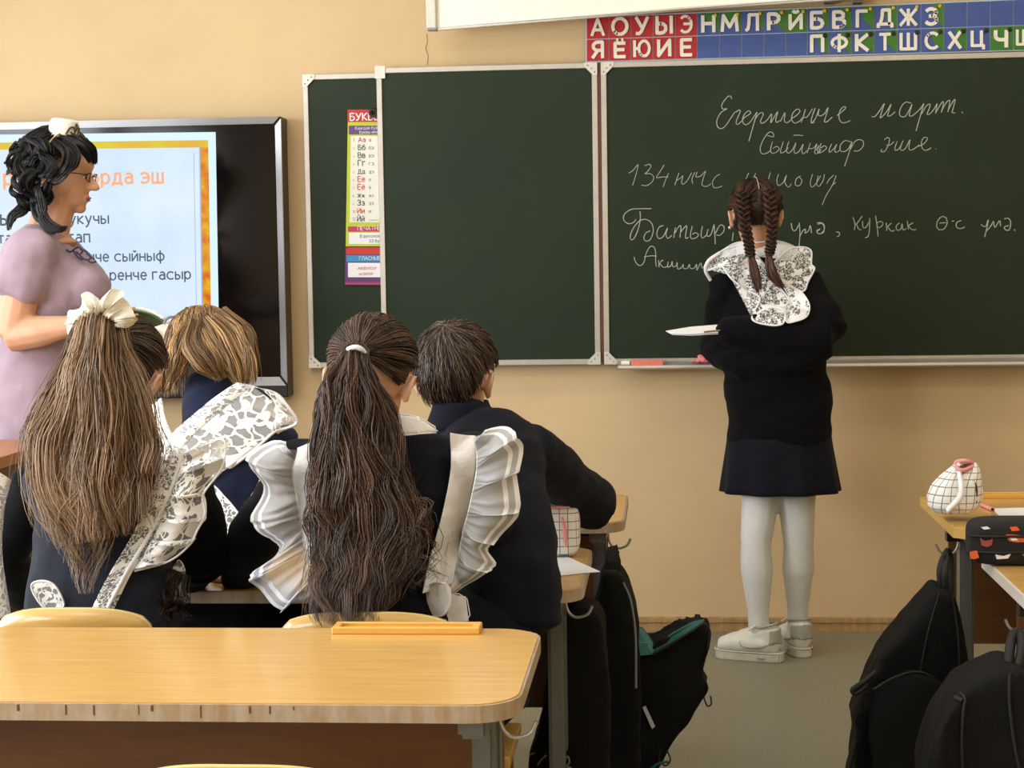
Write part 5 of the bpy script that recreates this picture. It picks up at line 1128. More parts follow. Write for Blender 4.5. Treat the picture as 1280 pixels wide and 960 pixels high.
tg = []
for a in 'LR': tg += [limb([J['hip'+a], J['hip'+a]*.4+J['kn'+a]*.6, J['kn'+a], J['kn'+a]*.7+J['an'+a]*.3, J['kn'+a]*.25+J['an'+a]*.75, J['an'+a]+A(0,0,-.02)], (.07,.056,.047,.051,.034,.032))]
garment('white_tights', tg, M_tights, g, wr=.001)
M_shoe = mat('white_shoe_leather', (224,222,212), .5, var=.06, vscale=30, bump=.2, bscale=120); M_sole = mat('worn_white_sole', (196,190,176), .6, var=.12, vscale=30); M_greyl = mat('grey_shoe_panel', (168,168,160), .5, bump=.2, bscale=300)
for a in 'LR':
    q = J['an'+a]; d = J['toe'+a]-q; d[2] = 0; d /= np.linalg.norm(d); sd = A(d[1],-d[0],0)
    def W_(f, l, z): return A(q[0],q[1],0)+d*f*(.84 if f > 0 else .9)+sd*l*1.0+A(0,0,z)
    shoe = garment('sneaker', [loft([(W_(-.062,0,.055),.028,.030), (W_(-.03,0,.055),.037,.033), (W_(.05,0,.055),.042,.036), (W_(.11,0,.048),.046,.030), (W_(.15,0,.042),.034,.020)], 18, sd), loft([(W_(-.035,0,.06),.034,.034), (W_(-.03,0,.10),.035,.040)], 16, sd), loft([(W_(-.01,0,.085),.034,.026), (W_(.07,0,.070),.032,.022)], 14, sd)], M_shoe, g, voxel=.005, wr=.002, wsc=(30,30,30))
    sb = bvh_of(shoe)
    def on_(pts, o_=.0): return [np.array((lambda h: h[0]+h[1]*o_)(sb.find_nearest(Vector(W_(*z))))) for z in pts]
    out = [(-.088,.0),(-.080,.024),(-.045,.036),(.03,.040),(.09,.047),(.135,.044),(.162,.026),(.170,0),(.160,-.028),(.13,-.042),(.07,-.044),(.0,-.038),(-.05,-.035),(-.080,-.023)]
    prism('sole', [W_(f,l*.93,0) for f, l in out], (0,0,.030), M_sole, shoe, bev=.004)
    wire('sole_seam', [[W_(f*1.002,l*.935,.030) for f, l in out+out[:1]]], .0018, M_shoe, shoe, n=50, sides=5)
    sg = -1
    for sg in (-1, 1):                        # curved side stripe, heel tab
        pts = [(-.06,.062,.036),(-.02,.050,.041),(.03,.045,.044),(.055,.052,.043),(.06,.066,.040)]
        wire('side_stripe', [on_([(f, l*sg, z) for f, z, l in pts])], .0045, M_greyl, shoe, n=24, sides=6, taper=((0,.3,1),(.5,1.2,.3)))
        wire('sole_badge', [[W_(-.03, sg*.0385, .016), W_(-.005, sg*.0405, .016)]], .003, M_greyl, shoe, n=4, sides=6)
    def heel(u, v):
        a = PI*.36*(2*u-1); z = .062+.050*v; h = sb.find_nearest(Vector(W_(-.10*math.cos(a)-.02, .08*math.sin(a), z))); return np.array(h[0]+h[1]*(.0025))
    sheet('heel_tab', heel, 16, 8, M_greyl, shoe, solid=.003)
    wire('collar_lining', [[W_(-.024+.040*math.cos(t_), .035*math.sin(t_), .112-.008*math.cos(t_)) for t_ in np.linspace(0,2*PI,12)]], .0045, M_greyl, shoe, n=40, sides=8)
    wire('laces', [[W_(.02+.018*k,-.022,.092-.007*k), W_(.028+.018*k,0,.100-.007*k), W_(.036+.018*k,.022,.090-.007*k)] for k in range(4)]+[[W_(.015,0,.104), W_(.0,-.03,.115), W_(.025,-.045,.10)], [W_(.015,0,.104), W_(.035,.025,.12), W_(.05,.03,.09)]], .003, M_shoe, shoe, n=10, sides=5)
# collar and lace shawl, lying over the cardigan and crossing at the back
Yc = 5.36
patch('white_collar', [(930,302,5.42),(916,305,5.42),(900,316,5.42),(905,321,5.42),(928,317,5.41),(948,320,5.41),(966,316,5.41),(972,324,5.41),(988,324,5.42),(997,312,5.42),(980,303,5.42),(964,301,5.40),(947,303,5.40)], M_whitecloth, g, over=bv, off=.012, nz=.002, trim=M_whitecloth, trim_r=.002)
patch('lace_shawl', [(926,308,5.42),(905,312,5.42),(886,328,5.42),(884,338,5.42),(902,333,5.40),(914,348,5.38),(932,362,5.38),(950,373,5.37),(940,398,5.36),(960,406,5.36),(978,405,5.36),(982,392,5.36),(988,378,5.36),(972,356,5.36),(956,332,5.37),(942,316,5.38)], M_lace_fine, g, over=bv, off=.008, nz=.006, seed=7, trim=M_whitecloth, trim_r=.003)
patch('lace_shawl', [(974,322,5.40),(988,311,5.42),(1004,309,5.42),(1014,314,5.42),(1014,330,5.41),(1018,336,5.40),(1010,352,5.39),(1004,364,5.38),(986,357,5.36),(972,345,5.36),(964,334,5.37)], M_lace_fine, g, over=bv, off=.008, nz=.006, seed=9, trim=M_whitecloth, trim_r=.003)
patch('lace_shawl', [(972,348,5.37),(990,358,5.37),(1003,366,5.37),(1012,382,5.37),(1008,396,5.36),(994,402,5.36),(983,402,5.36),(982,384,5.35),(986,370,5.36)], M_lace_soft, g, over=bv, off=.012, nz=.008, seed=11, trim=M_whitecloth, trim_r=.002)
wire('rolled_hem', [[P(*q) for q in [(942,398,5.33),(952,388,5.33),(966,384,5.33),(980,388,5.33),(978,401,5.335)]]], .004, M_whitecloth, g, n=30, sides=6)
wire('lace_curl', [[P(*q) for q in [(900,316,5.42),(886,326,5.41),(882,338,5.42),(888,350,5.44)]]], .006, M_whitecloth, g, n=20, sides=6)
hr = np.array((.335,.42,.38))*s+.006; HC = C+Rm@(A(0,-.05,.12)*s)
kk = lambda d: d[2] > -.80 and not (d[1] > .55 and d[2] < .42) and not (abs(d[0]) > .62 and d[2] < -.05 and d[1] > -.3)
cap(HC, hr-.002, Rm, kk, H_braid, g)
for sg in (-1, 1):
    tie = HC+Rm@(A(sg*.55,-.80,-.05)*hr)
    ks = lambda d: kk(d) and d[0]*sg > .03
    p1, t1 = scalp_paths(HC, hr, Rm, tie, 520, ks, lift=(.0,.006), seed=50+sg, wob=.03); strands('hair', p1, .0011, t1, H_braid, g)
wire('parting', [[HC+(Rm@((hr+.0045)*A(.01*math.sin(a*3),-math.cos(a),math.sin(a)))) for a in np.linspace(.45,1.9,8)]], .0014, mat('scalp_parting', (196,160,136), .7), g, n=24, sides=5)
def braid(name, guide, w, seed, tuft):
    G = catmull(guide, 90); pieces = []; tn = []; r = np.random.default_rng(seed); L = np.linalg.norm(np.diff(G,axis=0),axis=1).sum(); turns = L/.030
    for k in range(3):
        for i in range(110):
            ph = 2*PI*k/3; t = np.linspace(0,1,90); a = turns*2*PI*t/1.5+ph; wd = w*(1-.25*t)
            o = r.uniform(0,1)**.5*.0085*(1-.2*t); oa = r.uniform(0,2*PI)
            x = wd*np.sin(a)+o*np.cos(oa); y = .5*wd*np.sin(2*a)+o*np.sin(oa); c = .05*np.sin(a*3+oa)
            pieces.append(G+np.stack([x, y, np.zeros(90)],1)+A(0,0,.003)*np.sin(a+oa)[:,None]); tn.append(np.clip(.45+r.normal(0,.2),0,1))
    strands(name, np.array(pieces), .0011, tn, H_braid, g, tip=.9)
    wire('hair_tie', [[G[-1]+A(.011*math.cos(b),.011*math.sin(b),0) for b in np.linspace(0,2*PI,9)]], .003, M_black, g, n=24, sides=6)
    p3, t3 = tail_paths([G[-2]]+tuft, (.008,.014,.017,.007), (.007,.01,.01,.005), 380, clumps=14, K=12, wave=.001, wf=1, seed=seed+7, tmin=.9, frizz=.0008); strands('braid_end', p3, .0011, np.clip(np.array(t3)+.25,0,1), H_braid, g)
braid('braid', [P(927,240,5.335), P(929,262,5.325), P(932,285,5.33), P(936,305,5.335), P(938,320,5.335)], .013, 61, [P(941,330,5.325), P(944,345,5.32), P(948,366,5.32)])
braid('braid', [P(962,238,5.335), P(963,262,5.325), P(965,285,5.33), P(964,305,5.335), P(962,318,5.335)], .013, 71, [P(964,330,5.325), P(968,343,5.32), P(979,360,5.32)])
for sg in (-1,):
    bm = bmesh.new(); bmesh.ops.create_icosphere(bm, subdivisions=2, radius=.005, matrix=Matrix.Translation(C+Rm@A(sg*.375,-.05,-.17)*s+A(0,-.004,0))); put('earring', bm_mesh(bm), M_alu_light, g, smooth=True)
# the sheet of paper in her hand
pp = [P(832,414,5.28), P(862,409,5.31), P(912,405,5.33), P(915,415,5.29), P(862,418,5.26), P(838,417,5.27)]
t = thing('notepaper', 'folded white paper held out to the left by the girl at the board', 'paper', tuple(P(865,414,5.28)))
prism('sheet', pp, (0,.0,.0012), M_white, t); prism('lower_sheet', [q+A(.006,.002,-.004) for q in pp], (0,0,.001), M_white, t)
wire('pen', [[P(880,415,5.262), P(900,413,5.255)]], .003, mat('brown_pen', (120,92,60), .4), t, n=6, sides=8)

# ------------------------------------------------------------------ the teacher
tx, ty = P(58,600,5.03)[0], 5.03
g = person('woman in lilac dress with black curled hair, glasses and small white cap, holding a book', tx, ty)
s = .232; Rm = rot(-86, 8, 0); C = P(78,217,5.03)
J = dict(head=C, neck=P(60,290,5.03), shR=P(38,322,4.88), shL=P(50,318,5.18), pelvis=P(56,520,5.03))
J['elR'] = P(14,420,4.86); J['wrR'] = P(104,405,4.84); J['elL'] = P(48,425,5.22); J['wrL'] = P(122,416,5.12)
J['hdR'] = A(1,.2,0); J['hnR'] = A(0,1,.3); J['hdL'] = A(1,-.2,0); J['hnL'] = A(0,-1,.3)
for a, yy in (('L', 5.12), ('R', 4.94)):
    px = P(56,600,5.03)[0]; J['hip'+a] = A(px, yy, .82); J['kn'+a] = A(px+.02, yy, .46); J['an'+a] = A(px-.01, yy, .085); J['toe'+a] = A(px+.15, yy, .03)
body(g, J, s, Rm, M_skin, slim=1.0, adult=1.2, arm=1.28, voxel=.005, hands=((.5,-1),(.5,1))); face_details(g, C, s, Rm)
dr_ = [loft([(P(60,690,5.03), .17,.20), (P(56,640,5.03), .175,.20), (P(54,560,5.03), .165,.19), (P(50,500,5.03), .145,.175), (P(54,446,5.03), .118,.145), (P(62,400,5.03), .140,.15), (P(70,362,5.03), .150,.158), (P(60,328,5.03), .118,.158), (P(58,303,5.03), .088,.125), (P(62,288,5.03), .062,.07)], 24)]
dr_ += [ell(P(104,362,4.98), (.075,.075,.07)), ell(P(104,362,5.10), (.075,.075,.07)), ell(P(42,316,4.90), (.085,.085,.072)), ell(P(50,312,5.16), (.08,.085,.068))]
dr_ += [limb([P(38,316,4.90), P(29,345,4.87), P(22,368,4.865)], (.078,.082,.077)), limb([P(50,326,5.17), P(48,350,5.19), P(48,372,5.20)], (.06,.062,.062))]
dress = garment('lilac_dress', dr_, M_lilac, g, voxel=.009, wr=.016, wsc=(7,7,9), smooth=5); bv = bvh_of(dress)
garment('skirt_folds', [loft([(P(60+k*17,505,4.93+.01*abs(k)), .016,.012), (P(58+k*22,600,4.86+.02*abs(k)), .022,.014), (P(58+k*24,688,4.84+.02*abs(k)), .026,.016)], 12) for k in (-2,-1,0,1,2)], M_lilac, g, wr=.004)
for a in 'LR':
    q = J['an'+a]; garment('shoe', [limb([q+A(-.06,0,-.045), q+A(.02,0,-.04), q+A(.12,0,-.05), q+A(.18,0,-.058)], ((.03,.032),(.036,.042),(.028,.042),(.018,.03)), side=(0,1,0))], M_black, g, wr=0)
M_emb = mat('dark_violet_embroidery', (40,30,74), .6)
def on(pts, off=.004, Yd=4.9): return [np.array(over_(P(x,y,Yd+.04), bv, off)) if bv.ray_cast(Vector(CAM),(V(x,y,Yd)-Vector(CAM)).normalized())[0] is not None else P(x,y,Yd) for x,y in pts]
for q in ([(83,312),(88,315),(94,311),(99,309),(103,314),(99,318),(95,314)], [(99,318),(104,323),(110,325),(113,321),(108,317)], [(100,311),(107,314),(112,320),(118,324)], [(92,314),(97,321),(103,325)], [(108,324),(114,328),(120,327)]):
    wire('embroidery', [on(q)], .0028, M_emb, g, n=20, sides=5)
#wire('sleeve_cuff', [on([(-2,346),(12,350),(30,358),(52,371)], .003, 4.8)], .0035, M_lilac, g, n=16, sides=6)
# hair: skull, fringe, looped curls and hanging locks
hr = np.array((.34,.44,.39))*s+.012; HC = C+Rm@(A(0,-.07,.11)*s)
kt = lambda d: (d[2] > -.55 if d[1] < -.15 else d[2] > .12+.5*max(0,d[1])) and not (d[1] > .75 and d[2] < .5)
cap(HC, hr-.004, Rm, kt, H_black, g)
tie = P(40,215,4.98)
p1, t1 = scalp_paths(HC, hr, Rm, tie, 1300, kt, lift=(.0,.012), seed=80, wob=.06); strands('hair', p1, .0016, t1, H_black, g)
def loopg(cx_, cy_, r, Y, a0, a1, n=7, sq=.9): return [P(cx_+r*math.cos(math.radians(a0+(a1-a0)*k/(n-1))), cy_+r*sq*math.sin(math.radians(a0+(a1-a0)*k/(n-1))), Y+.02*math.sin(k)) for k in range(n)]
locks = [(loopg(40,205,18,4.90,-60,220), .020), (loopg(30,225,15,4.92,-90,230), .018), (loopg(46,228,15,4.89,0,320), .018), (loopg(28,205,13,4.95,30,330), .016), (loopg(36,245,14,4.93,-90,200), .017), (loopg(52,208,14,4.89,-180,120), .016),
         (loopg(20,188,6,4.96,-20,320), .005), (loopg(14,208,8,4.96,-150,120), .007), (loopg(24,236,12,4.97,-90,220), .014), (loopg(45,190,16,4.93,-200,40), .018), (loopg(30,190,13,4.96,-200,60), .015), (loopg(52,245,10,4.91,-90,200), .013),
         ([P(72,172,4.97),P(98,176,4.95),P(114,188,4.97),P(119,206,4.99)], .016), ([P(74,172,4.95),P(96,180,4.93),P(108,192,4.94),P(112,204,4.96)], .014), ([P(78,176,4.93),P(95,190,4.91),P(92,205,4.905),P(78,217,4.90)], .016), ([P(80,170,5.02),P(100,176,5.02),P(114,188,5.03),P(120,204,5.04)], .014),
         ([P(64,176,4.93),P(82,192,4.90),P(78,210,4.89),P(58,224,4.90)], .020), ([P(90,184,4.92),P(88,204,4.895),P(72,222,4.89),P(52,232,4.9)], .012),
         ([P(48,232,4.90),P(52,252,4.89),P(58,272,4.885),P(72,284,4.875),P(84,284,4.87)], .013), ([P(50,235,4.91),P(56,258,4.89),P(52,275,4.88),P(66,288,4.87),P(82,287,4.87)], .010), ([P(42,235,4.92),P(44,258,4.90),P(48,272,4.89),P(60,285,4.88)], .014), ([P(36,245,4.94),P(24,258,4.92),P(14,270,4.91),P(10,288,4.90)], .011), ([P(38,248,4.95),P(30,264,4.91),P(18,270,4.9),P(14,280,4.9)], .010), ([P(10,200,4.96),P(12,212,4.96),P(8,218,4.97)], .006)]
for k, (gd, wd) in enumerate(locks):
    p3, t3 = tail_paths(gd, (wd*.7,wd,wd,wd*.35), (wd*.5,wd*.6,wd*.6,wd*.3), 150, clumps=8, K=22, wave=.001, wf=1, seed=90+k, tmin=.92, frizz=.0008); strands('curl', p3, .0014, t3, H_black, g)
# small white cap, hair slide, glasses, earring
M_cap = mat('white_felt_cap', (232,228,216), .8, bump=.2, bscale=200)
cc = P(79,172,5.0); up_ = Vector((-.10,0,1)).normalized(); R3_ = np.array(Vector((0,0,1)).rotation_difference(Vector((.16,-.05,1)).normalized()).to_matrix())
prof = [(.044,0),(.045,.004),(.042,.038),(.038,.050),(.030,.054),(0,.055)]
def capf(u, v):
    k = v*(len(prof)-1); i = min(len(prof)-2, int(k)); r_ = prof[i][0]+(prof[i+1][0]-prof[i][0])*(k-i); z = prof[i][1]+(prof[i+1][1]-prof[i][1])*(k-i)
    return cc+R3_@A(r_*math.cos(2*PI*u), r_*math.sin(2*PI*u), z)
sheet('felt_cap', capf, 41, 16, M_cap, g)
M_gold = mat('bronze_ornament', (92,70,46), .4, .5)
fr = lambda a, z: cc+R3_@A(.0462*math.cos(a), .0462*math.sin(a), z)
for q in ([(-1.1,.012),(-.9,.03),(-.65,.034),(-.5,.022),(-.65,.014),(-.8,.02)], [(-.5,.022),(-.3,.034),(-.1,.03),(-.2,.016),(-.45,.010)], [(-.7,.008),(-.5,.014),(-.3,.006)], [(-.5,.034),(-.45,.044),(-.35,.038)]):
    wire('cap_ornament', [[fr(*z) for z in q]], .0026, M_gold, g, n=18, sides=5)
wire('hair_slide', [[P(62,178,4.91), P(67,172,4.92), P(75,167,4.94)]], .0025, mat('gold_slide', (190,160,110), .3, .6), g, n=8, sides=6)
W = lambda *p: C + Rm @ (A(*p)*s)
for k in (-1, 1):
    wire('glasses_frame', [[W(k*.15+.085*math.cos(a), .395-.03*abs(math.cos(a)) , -.01+.055*math.sin(a)) for a in np.linspace(0,2*PI,13)], [W(k*.235,.37,.02), W(k*.30,.2,.02), W(k*.36,-.02,.0)]], .0016, M_black, g, n=40, sides=6)
wire('glasses_bridge', [[W(-.065,.39,.0), W(0,.405,.012), W(.065,.39,.0)]], .0015, M_black, g, n=8, sides=6)
bm = bmesh.new(); bmesh.ops.create_icosphere(bm, subdivisions=2, radius=.004, matrix=Matrix.Translation(W(.385,-.04,-.2))); put('earring', bm_mesh(bm), M_alu_light, g)
# the open book in her hands
t = thing('book', 'open green-backed book held by the woman in lilac', 'book', tuple(P(180,408,5.0)))
M_gbook = mat('green_book_cover', (58,92,52), .45); M_page = mat('book_pages', (236,236,228), .8); M_ypage = mat('yellow_page', (228,208,96), .7)
def bk(u, v): a = P(146+60*u, 392-7*math.sin(u*2.4)+16*u*u, 4.93); b = P(150+56*u, 412+6*u, 5.08); return a+(b-a)*v
sheet('cover', bk, 20, 8, M_gbook, t, solid=.003)
def pg(u, v): a = P(146+60*u, 391-7*math.sin(u*2.4)+16*u*u, 4.938)+A(0,0,.007); b = P(150+56*u, 411+6*u, 5.08)+A(0,0,.012); return a+(b-a)*v
sheet('page_block', pg, 20, 8, M_page, t, solid=.008)
prism('loose_page', [P(187,411,4.92), P(206,404,4.94), P(224,396,4.97), P(222,410,4.95), P(207,437,4.92), P(198,424,4.92)], (0,.002,0), M_page, t)
prism('yellow_page', [P(186,411,4.915), P(194,411,4.915), P(204,424,4.915), P(207,438,4.915), P(197,426,4.915)], (0,.002,0), M_ypage, t)
wire('page_curl', [[P(205,404,4.93), P(209,398,4.93), P(216,396,4.94), P(223,398,4.95)]], .004, mat('grey_page_edge', (132,136,138), .6), t, n=10, sides=6)

# ------------------------------------------------------------------ bags
def blob(name, poly, thick, m, parent, voxel=.009, smooth=14, wr=.006, wsc=(14,14,9)):
    pts = [P(*q) for q in poly]; bm = bmesh.new(); a = [bm.verts.new(p) for p in pts]; b = [bm.verts.new(p+A(0,thick,0)) for p in pts]; n = len(pts)
    bm.faces.new(a[::-1]); bm.faces.new(b)
    for i in range(n): bm.faces.new((a[i], a[(i+1)%n], b[(i+1)%n], b[i]))
    bmesh.ops.triangulate(bm, faces=bm.faces); bmesh.ops.recalc_face_normals(bm, faces=bm.faces); bm.verts.index_update()
    pr = ([tuple(v.co) for v in bm.verts], [tuple(v.index for v in f.verts) for f in bm.faces]); bm.free()
    return fuse(name, [pr], voxel, m, parent, smooth=smooth, wr=wr, wsc=wsc)
def ov(bv_, pts, off): return [np.array(over_(P(*q), bv_, off)) for q in pts]
M_zip = mat('grey_zip_tape', (120,124,126), .5)
# hung on the right-hand desk near the board
c = P(1140,990,3.85); t = thing('backpack', 'slouching black backpack hung by its loop from the right-hand desk nearer the board', 'backpack', (c[0], 3.85, .04))
b_ = blob('bag_body', [(1172,736,3.80),(1152,760,3.8),(1128,790,3.78),(1104,820,3.76),(1090,850,3.76),(1078,880,3.76),(1068,900,3.76),(1073,925,3.76),(1066,960,3.78),(1080,1000,3.8),(1208,1004,3.8),(1222,940,3.8),(1216,860,3.8),(1205,790,3.8),(1194,740,3.8)], .15, M_bag, t)
bv = bvh_of(b_)
wire('hanging_loop', [[P(1178,742,3.86), P(1175,715,3.86), P(1181,694,3.9), P(1186,690,3.95), P(1188,712,3.9), P(1188,744,3.87)], [P(1182,742,3.85), P(1181,715,3.85), P(1184,696,3.9)]], .008, M_bagseam, t, n=24, sides=6)
blob('front_pocket', [(1096,858,3.74),(1140,838,3.74),(1176,850,3.74),(1186,900,3.74),(1180,985,3.74),(1094,985,3.74),(1086,910,3.74)], .05, M_bag, t)
wire('pocket_zip', [ov(bv, [(1092,862,3.9),(1120,846,3.9),(1150,840,3.9),(1180,856,3.9)], .028)], .003, M_bagseam, t, n=20, sides=5)
wire('seam', [ov(bv, [(1174,742,3.9),(1160,790,3.9),(1150,840,3.9)], .004)], .0025, M_bagseam, t, n=20, sides=5); wire('seam', [ov(bv, [(1190,745,3.9),(1198,800,3.9),(1200,880,3.9)], .004)], .0025, M_bagseam, t, n=20, sides=5)
wire('side_strap', [[P(1095,840,3.78), P(1080,852,3.77), P(1066,862,3.77), P(1070,867,3.77), P(1082,858,3.77)]], .006, M_bagseam, t, n=20, sides=6)
wire('strap_tail', [[P(1070,924,3.78), P(1064,945,3.78), P(1060,965,3.78), P(1062,1000,3.79)]], .007, M_bagseam, t, n=12, sides=6)
# hung on the right-hand desk nearer the camera
c = P(1240,1040,3.1); t = thing('backpack', 'black school bag at the lower right corner, hung from the nearer desk', 'backpack', (c[0], 3.12, .05))
b_ = blob('bag_body', [(1262,838,3.04),(1238,846,3.04),(1208,862,3.03),(1192,882,3.02),(1180,902,3.0),(1168,930,3.0),(1158,965,3.0),(1160,1030,3.0),(1180,1075,3.0),(1330,1075,3.0),(1336,960,3.0),(1322,880,3.02),(1290,848,3.04),(1274,838,3.04)], .17, M_bag, t)
bv = bvh_of(b_)
wire('hanging_loop', [[P(1260,842,3.1), P(1262,815,3.12), P(1266,795,3.15), P(1274,791,3.16), P(1277,812,3.12), P(1270,842,3.1)]], .009, M_bagseam, t, n=24, sides=6)
wire('piping', [ov(bv, [(1200,866,3.1),(1206,873,3.1),(1204,890,3.1),(1202,930,3.1),(1204,980,3.1)], .003)], .003, M_bagseam, t, n=24, sides=5); wire('piping', [ov(bv, [(1262,842,3.1),(1262,880,3.1),(1268,930,3.1),(1278,980,3.1)], .003)], .003, M_bagseam, t, n=24, sides=5)
wire('piping', [ov(bv, [(1194,872,3.1),(1204,876,3.1)], .004)], .005, M_bagseam, t, n=6, sides=5)
# hanging at the ends of the two desks on the left
c = P(745,985,3.8); t = thing('backpack', 'tall black backpack hung by its neck from the front desk', 'backpack', (c[0], 3.86, .05))
b_ = blob('bag_body', [(752,716,3.80),(774,716,3.80),(788,742,3.8),(796,775,3.8),(799,840,3.8),(800,960,3.8),(780,992,3.8),(696,992,3.8),(692,860,3.8),(704,800,3.8),(740,770,3.8),(748,742,3.8)], .14, M_bag, t); bv = bvh_of(b_)
blob('top_handle', [(754,726,3.84),(756,700,3.86),(758,684,3.92),(772,683,3.92),(776,700,3.86),(778,726,3.84)], .03, M_bag, t, voxel=.006, smooth=5)
wire('zip', [ov(bv, [(779,728,3.9),(788,750,3.9),(794,790,3.9),(795,860,3.9)], .003)], .003, M_zip, t, n=20, sides=5)
c = P(712,990,3.55); t = thing('backpack', 'round-topped black bag hung behind the middle desk leg', 'backpack', (c[0], 3.62, .05))
b_ = blob('bag_body', [(698,772,3.56),(712,758,3.56),(738,756,3.56),(752,772,3.56),(762,860,3.56),(758,1010,3.56),(660,1010,3.56),(659,950,3.56),(674,900,3.56),(690,820,3.56)], .12, M_bag, t); bv = bvh_of(b_)
wire('hanging_loop', [[P(716,760,3.6), P(712,745,3.6), P(718,738,3.6), P(724,745,3.6), P(722,760,3.6)]], .005, M_bagseam, t, n=16, sides=6)
wire('silver_print', [ov(bv, [(662,944,3.6),(668,941,3.6)], .003), ov(bv, [(672,956,3.6),(678,948,3.6),(683,944,3.6)], .003), ov(bv, [(706,952,3.6),(709,945,3.6),(712,952,3.6),(708,958,3.6),(714,960,3.6)], .003)], .0022, M_zip, t, n=8, sides=5)
# open backpack with teal lining
c = P(835,975,3.95); t = thing('backpack', 'open black backpack showing teal lining, spilling towards the girl', 'backpack', (c[0], 4.02, .03))
b_ = blob('bag_body', [(798,818,3.95),(830,800,3.95),(868,780,3.97),(882,780,3.97),(888,794,3.97),(886,812,3.97),(880,834,3.96),(879,850,3.95),(887,858,3.95),(886,868,3.95),(866,898,3.94),(838,938,3.93),(815,975,3.93),(800,990,3.93),(770,990,3.93),(770,850,3.94)], .12, M_bag, t); bv = bvh_of(b_)
blob('open_flap', [(786,796,4.06),(820,792,4.06),(850,774,4.06),(872,769,4.06),(886,774,4.04),(888,786,4.02),(868,782,4.0),(842,796,4.0),(812,812,4.0),(790,820,4.0)], .03, M_bag, t, voxel=.005, smooth=9, wr=.002)
prism('teal_lining', [P(796,784,3.99), P(804,787,3.99), P(812,798,3.99), P(818,808,3.96), P(842,792,3.96), P(866,779,3.965), P(880,776,3.965), P(870,786,3.955), P(842,802,3.945), P(816,818,3.94), P(796,820,3.94)], (0,.02,0), M_teal, t)
wire('lining_edge', [[P(792,803,3.94), P(812,804,3.94), P(816,806,3.94)]], .0015, mat('grey_binding', (110,140,136), .6), t, n=8, sides=5)
wire('zip_edge', [[P(816,818,3.935), P(842,803,3.935), P(866,788,3.94), P(880,780,3.95), P(887,790,3.95), P(885,810,3.945)]], .0035, M_bagseam, t, n=24, sides=6)
prism('reflective_patch', [np.array(over_(P(x,y,3.99), bv, .005)) for x, y in ((803,884),(807,882),(819,908),(815,911))], (0,-.002,0), mat('silver_reflector', (190,194,192), .4), t)
wire('zip_cord', [[P(880,872,3.93), P(884,882,3.92), P(889,880,3.92), P(888,870,3.93)]], .002, M_bagseam, t, n=16, sides=5)
wire('cord_loop', [[P(826,935,3.92), P(824,950,3.91), P(832,957,3.9), P(838,950,3.9), P(834,938,3.92)]], .002, M_bagseam, t, n=16, sides=5); wire('teal_cord', [[P(812,962,3.9), P(824,954,3.9), P(836,952,3.9)]], .003, M_teal, t, n=10, sides=5)

# ------------------------------------------------------------------ things on the desks
M_pink = mat('pink_trim', (226,150,146), .7, var=.06)
def rbox(name, c, hx, hy, hz, m, parent, e=.35, squash=None, n=48, k=24):
    sp = lambda a, p: math.copysign(abs(a)**p, a)
    def fn(u, v):
        a = 2*PI*u; b = -PI/2+PI*v; x = hx*sp(math.cos(a),e)*sp(math.cos(b),e); y = hy*sp(math.sin(a),e)*sp(math.cos(b),e); z = hz*sp(math.sin(b),e)
        if squash: x, y, z = squash(x, y, z)
        return A(c[0]+x, c[1]+y, c[2]+z)
    o = sheet(name, fn, n+1, k+1, m, parent)
    me = o.data; uv = me.uv_layers[0].data; L = wloc(o)
    for p in me.polygons:
        for li in p.loop_indices:
            co = me.vertices[me.loops[li].vertex_index].co+L; uv[li].uv = (co.x+(co.y if abs(p.normal.x) > .7 else 0), co.z+(co.y if abs(p.normal.z) > .7 else 0)*.9)
    return o
zc = H2+.058; c = P(676,660,3.66); c[2] = zc; w_ = (P(725,660,3.66)-P(640,660,3.66))[0]/2; c[0] = (P(725,660,3.66)[0]+P(640,660,3.66)[0])/2
t = thing('pencil_case', 'white checked pencil case with pink zip edge on the middle desk, beside the boy', 'pencil case', (c[0], c[1], H2))
rbox('case', c, w_, .045, .056, M_plaid, t)
wire('pink_binding', [[c+A(-w_*.9,-.046,.050), c+A(-w_*.1,-.047,.051), c+A(w_*.75,-.045,.052)]], .004, M_pink, t, n=16, sides=6)
wire('pink_zip', [[c+A(w_*.52,-.044,.030), c+A(w_*.60,-.049,.0), c+A(w_*.60,-.047,-.032)]], .0055, M_pink, t, n=16, sides=6, taper=((0,.5,1),(.4,1,.4)))
box('label_tag', (c[0]-.012, c[1]-.0475, zc-.024), (c[0]+.016, c[1]-.045, zc-.014), mat('cream_tag', (214,214,196), .7), t)
zz = H2+.001; t = thing('paper_sheet', 'white paper sheet overhanging the corner of the middle desk', 'paper', tuple(PZ(700,706,zz)))
prism('sheet', [PZ(x,y,zz) for x, y in ((655,695),(704,694),(750,715),(736,716),(690,721),(655,722))], (0,0,.0012), M_white, t)
zz = H3; c = P(744,606,4.38); t = thing('notebook_stack', 'small white and yellow notebooks behind the boy\'s elbow', 'notebook', (c[0], 4.38, zz))
box('notebook', (c[0]-.06, 4.34, zz), (c[0]+.012, 4.46, zz+.030), M_page, t, bev=.002); box('yellow_cover', (c[0]+.012, 4.342, zz), (c[0]+.018, 4.458, zz+.028), M_ypage, t)
t = thing('exercise_book', 'white exercise book between the two girls\' sleeves', 'notebook', tuple(P(278,700,3.56)))
prism('pages', [P(262,669,3.76), P(296,672,3.76), P(300,704,3.56), P(264,702,3.56)], (0,0,.006), M_page, t)
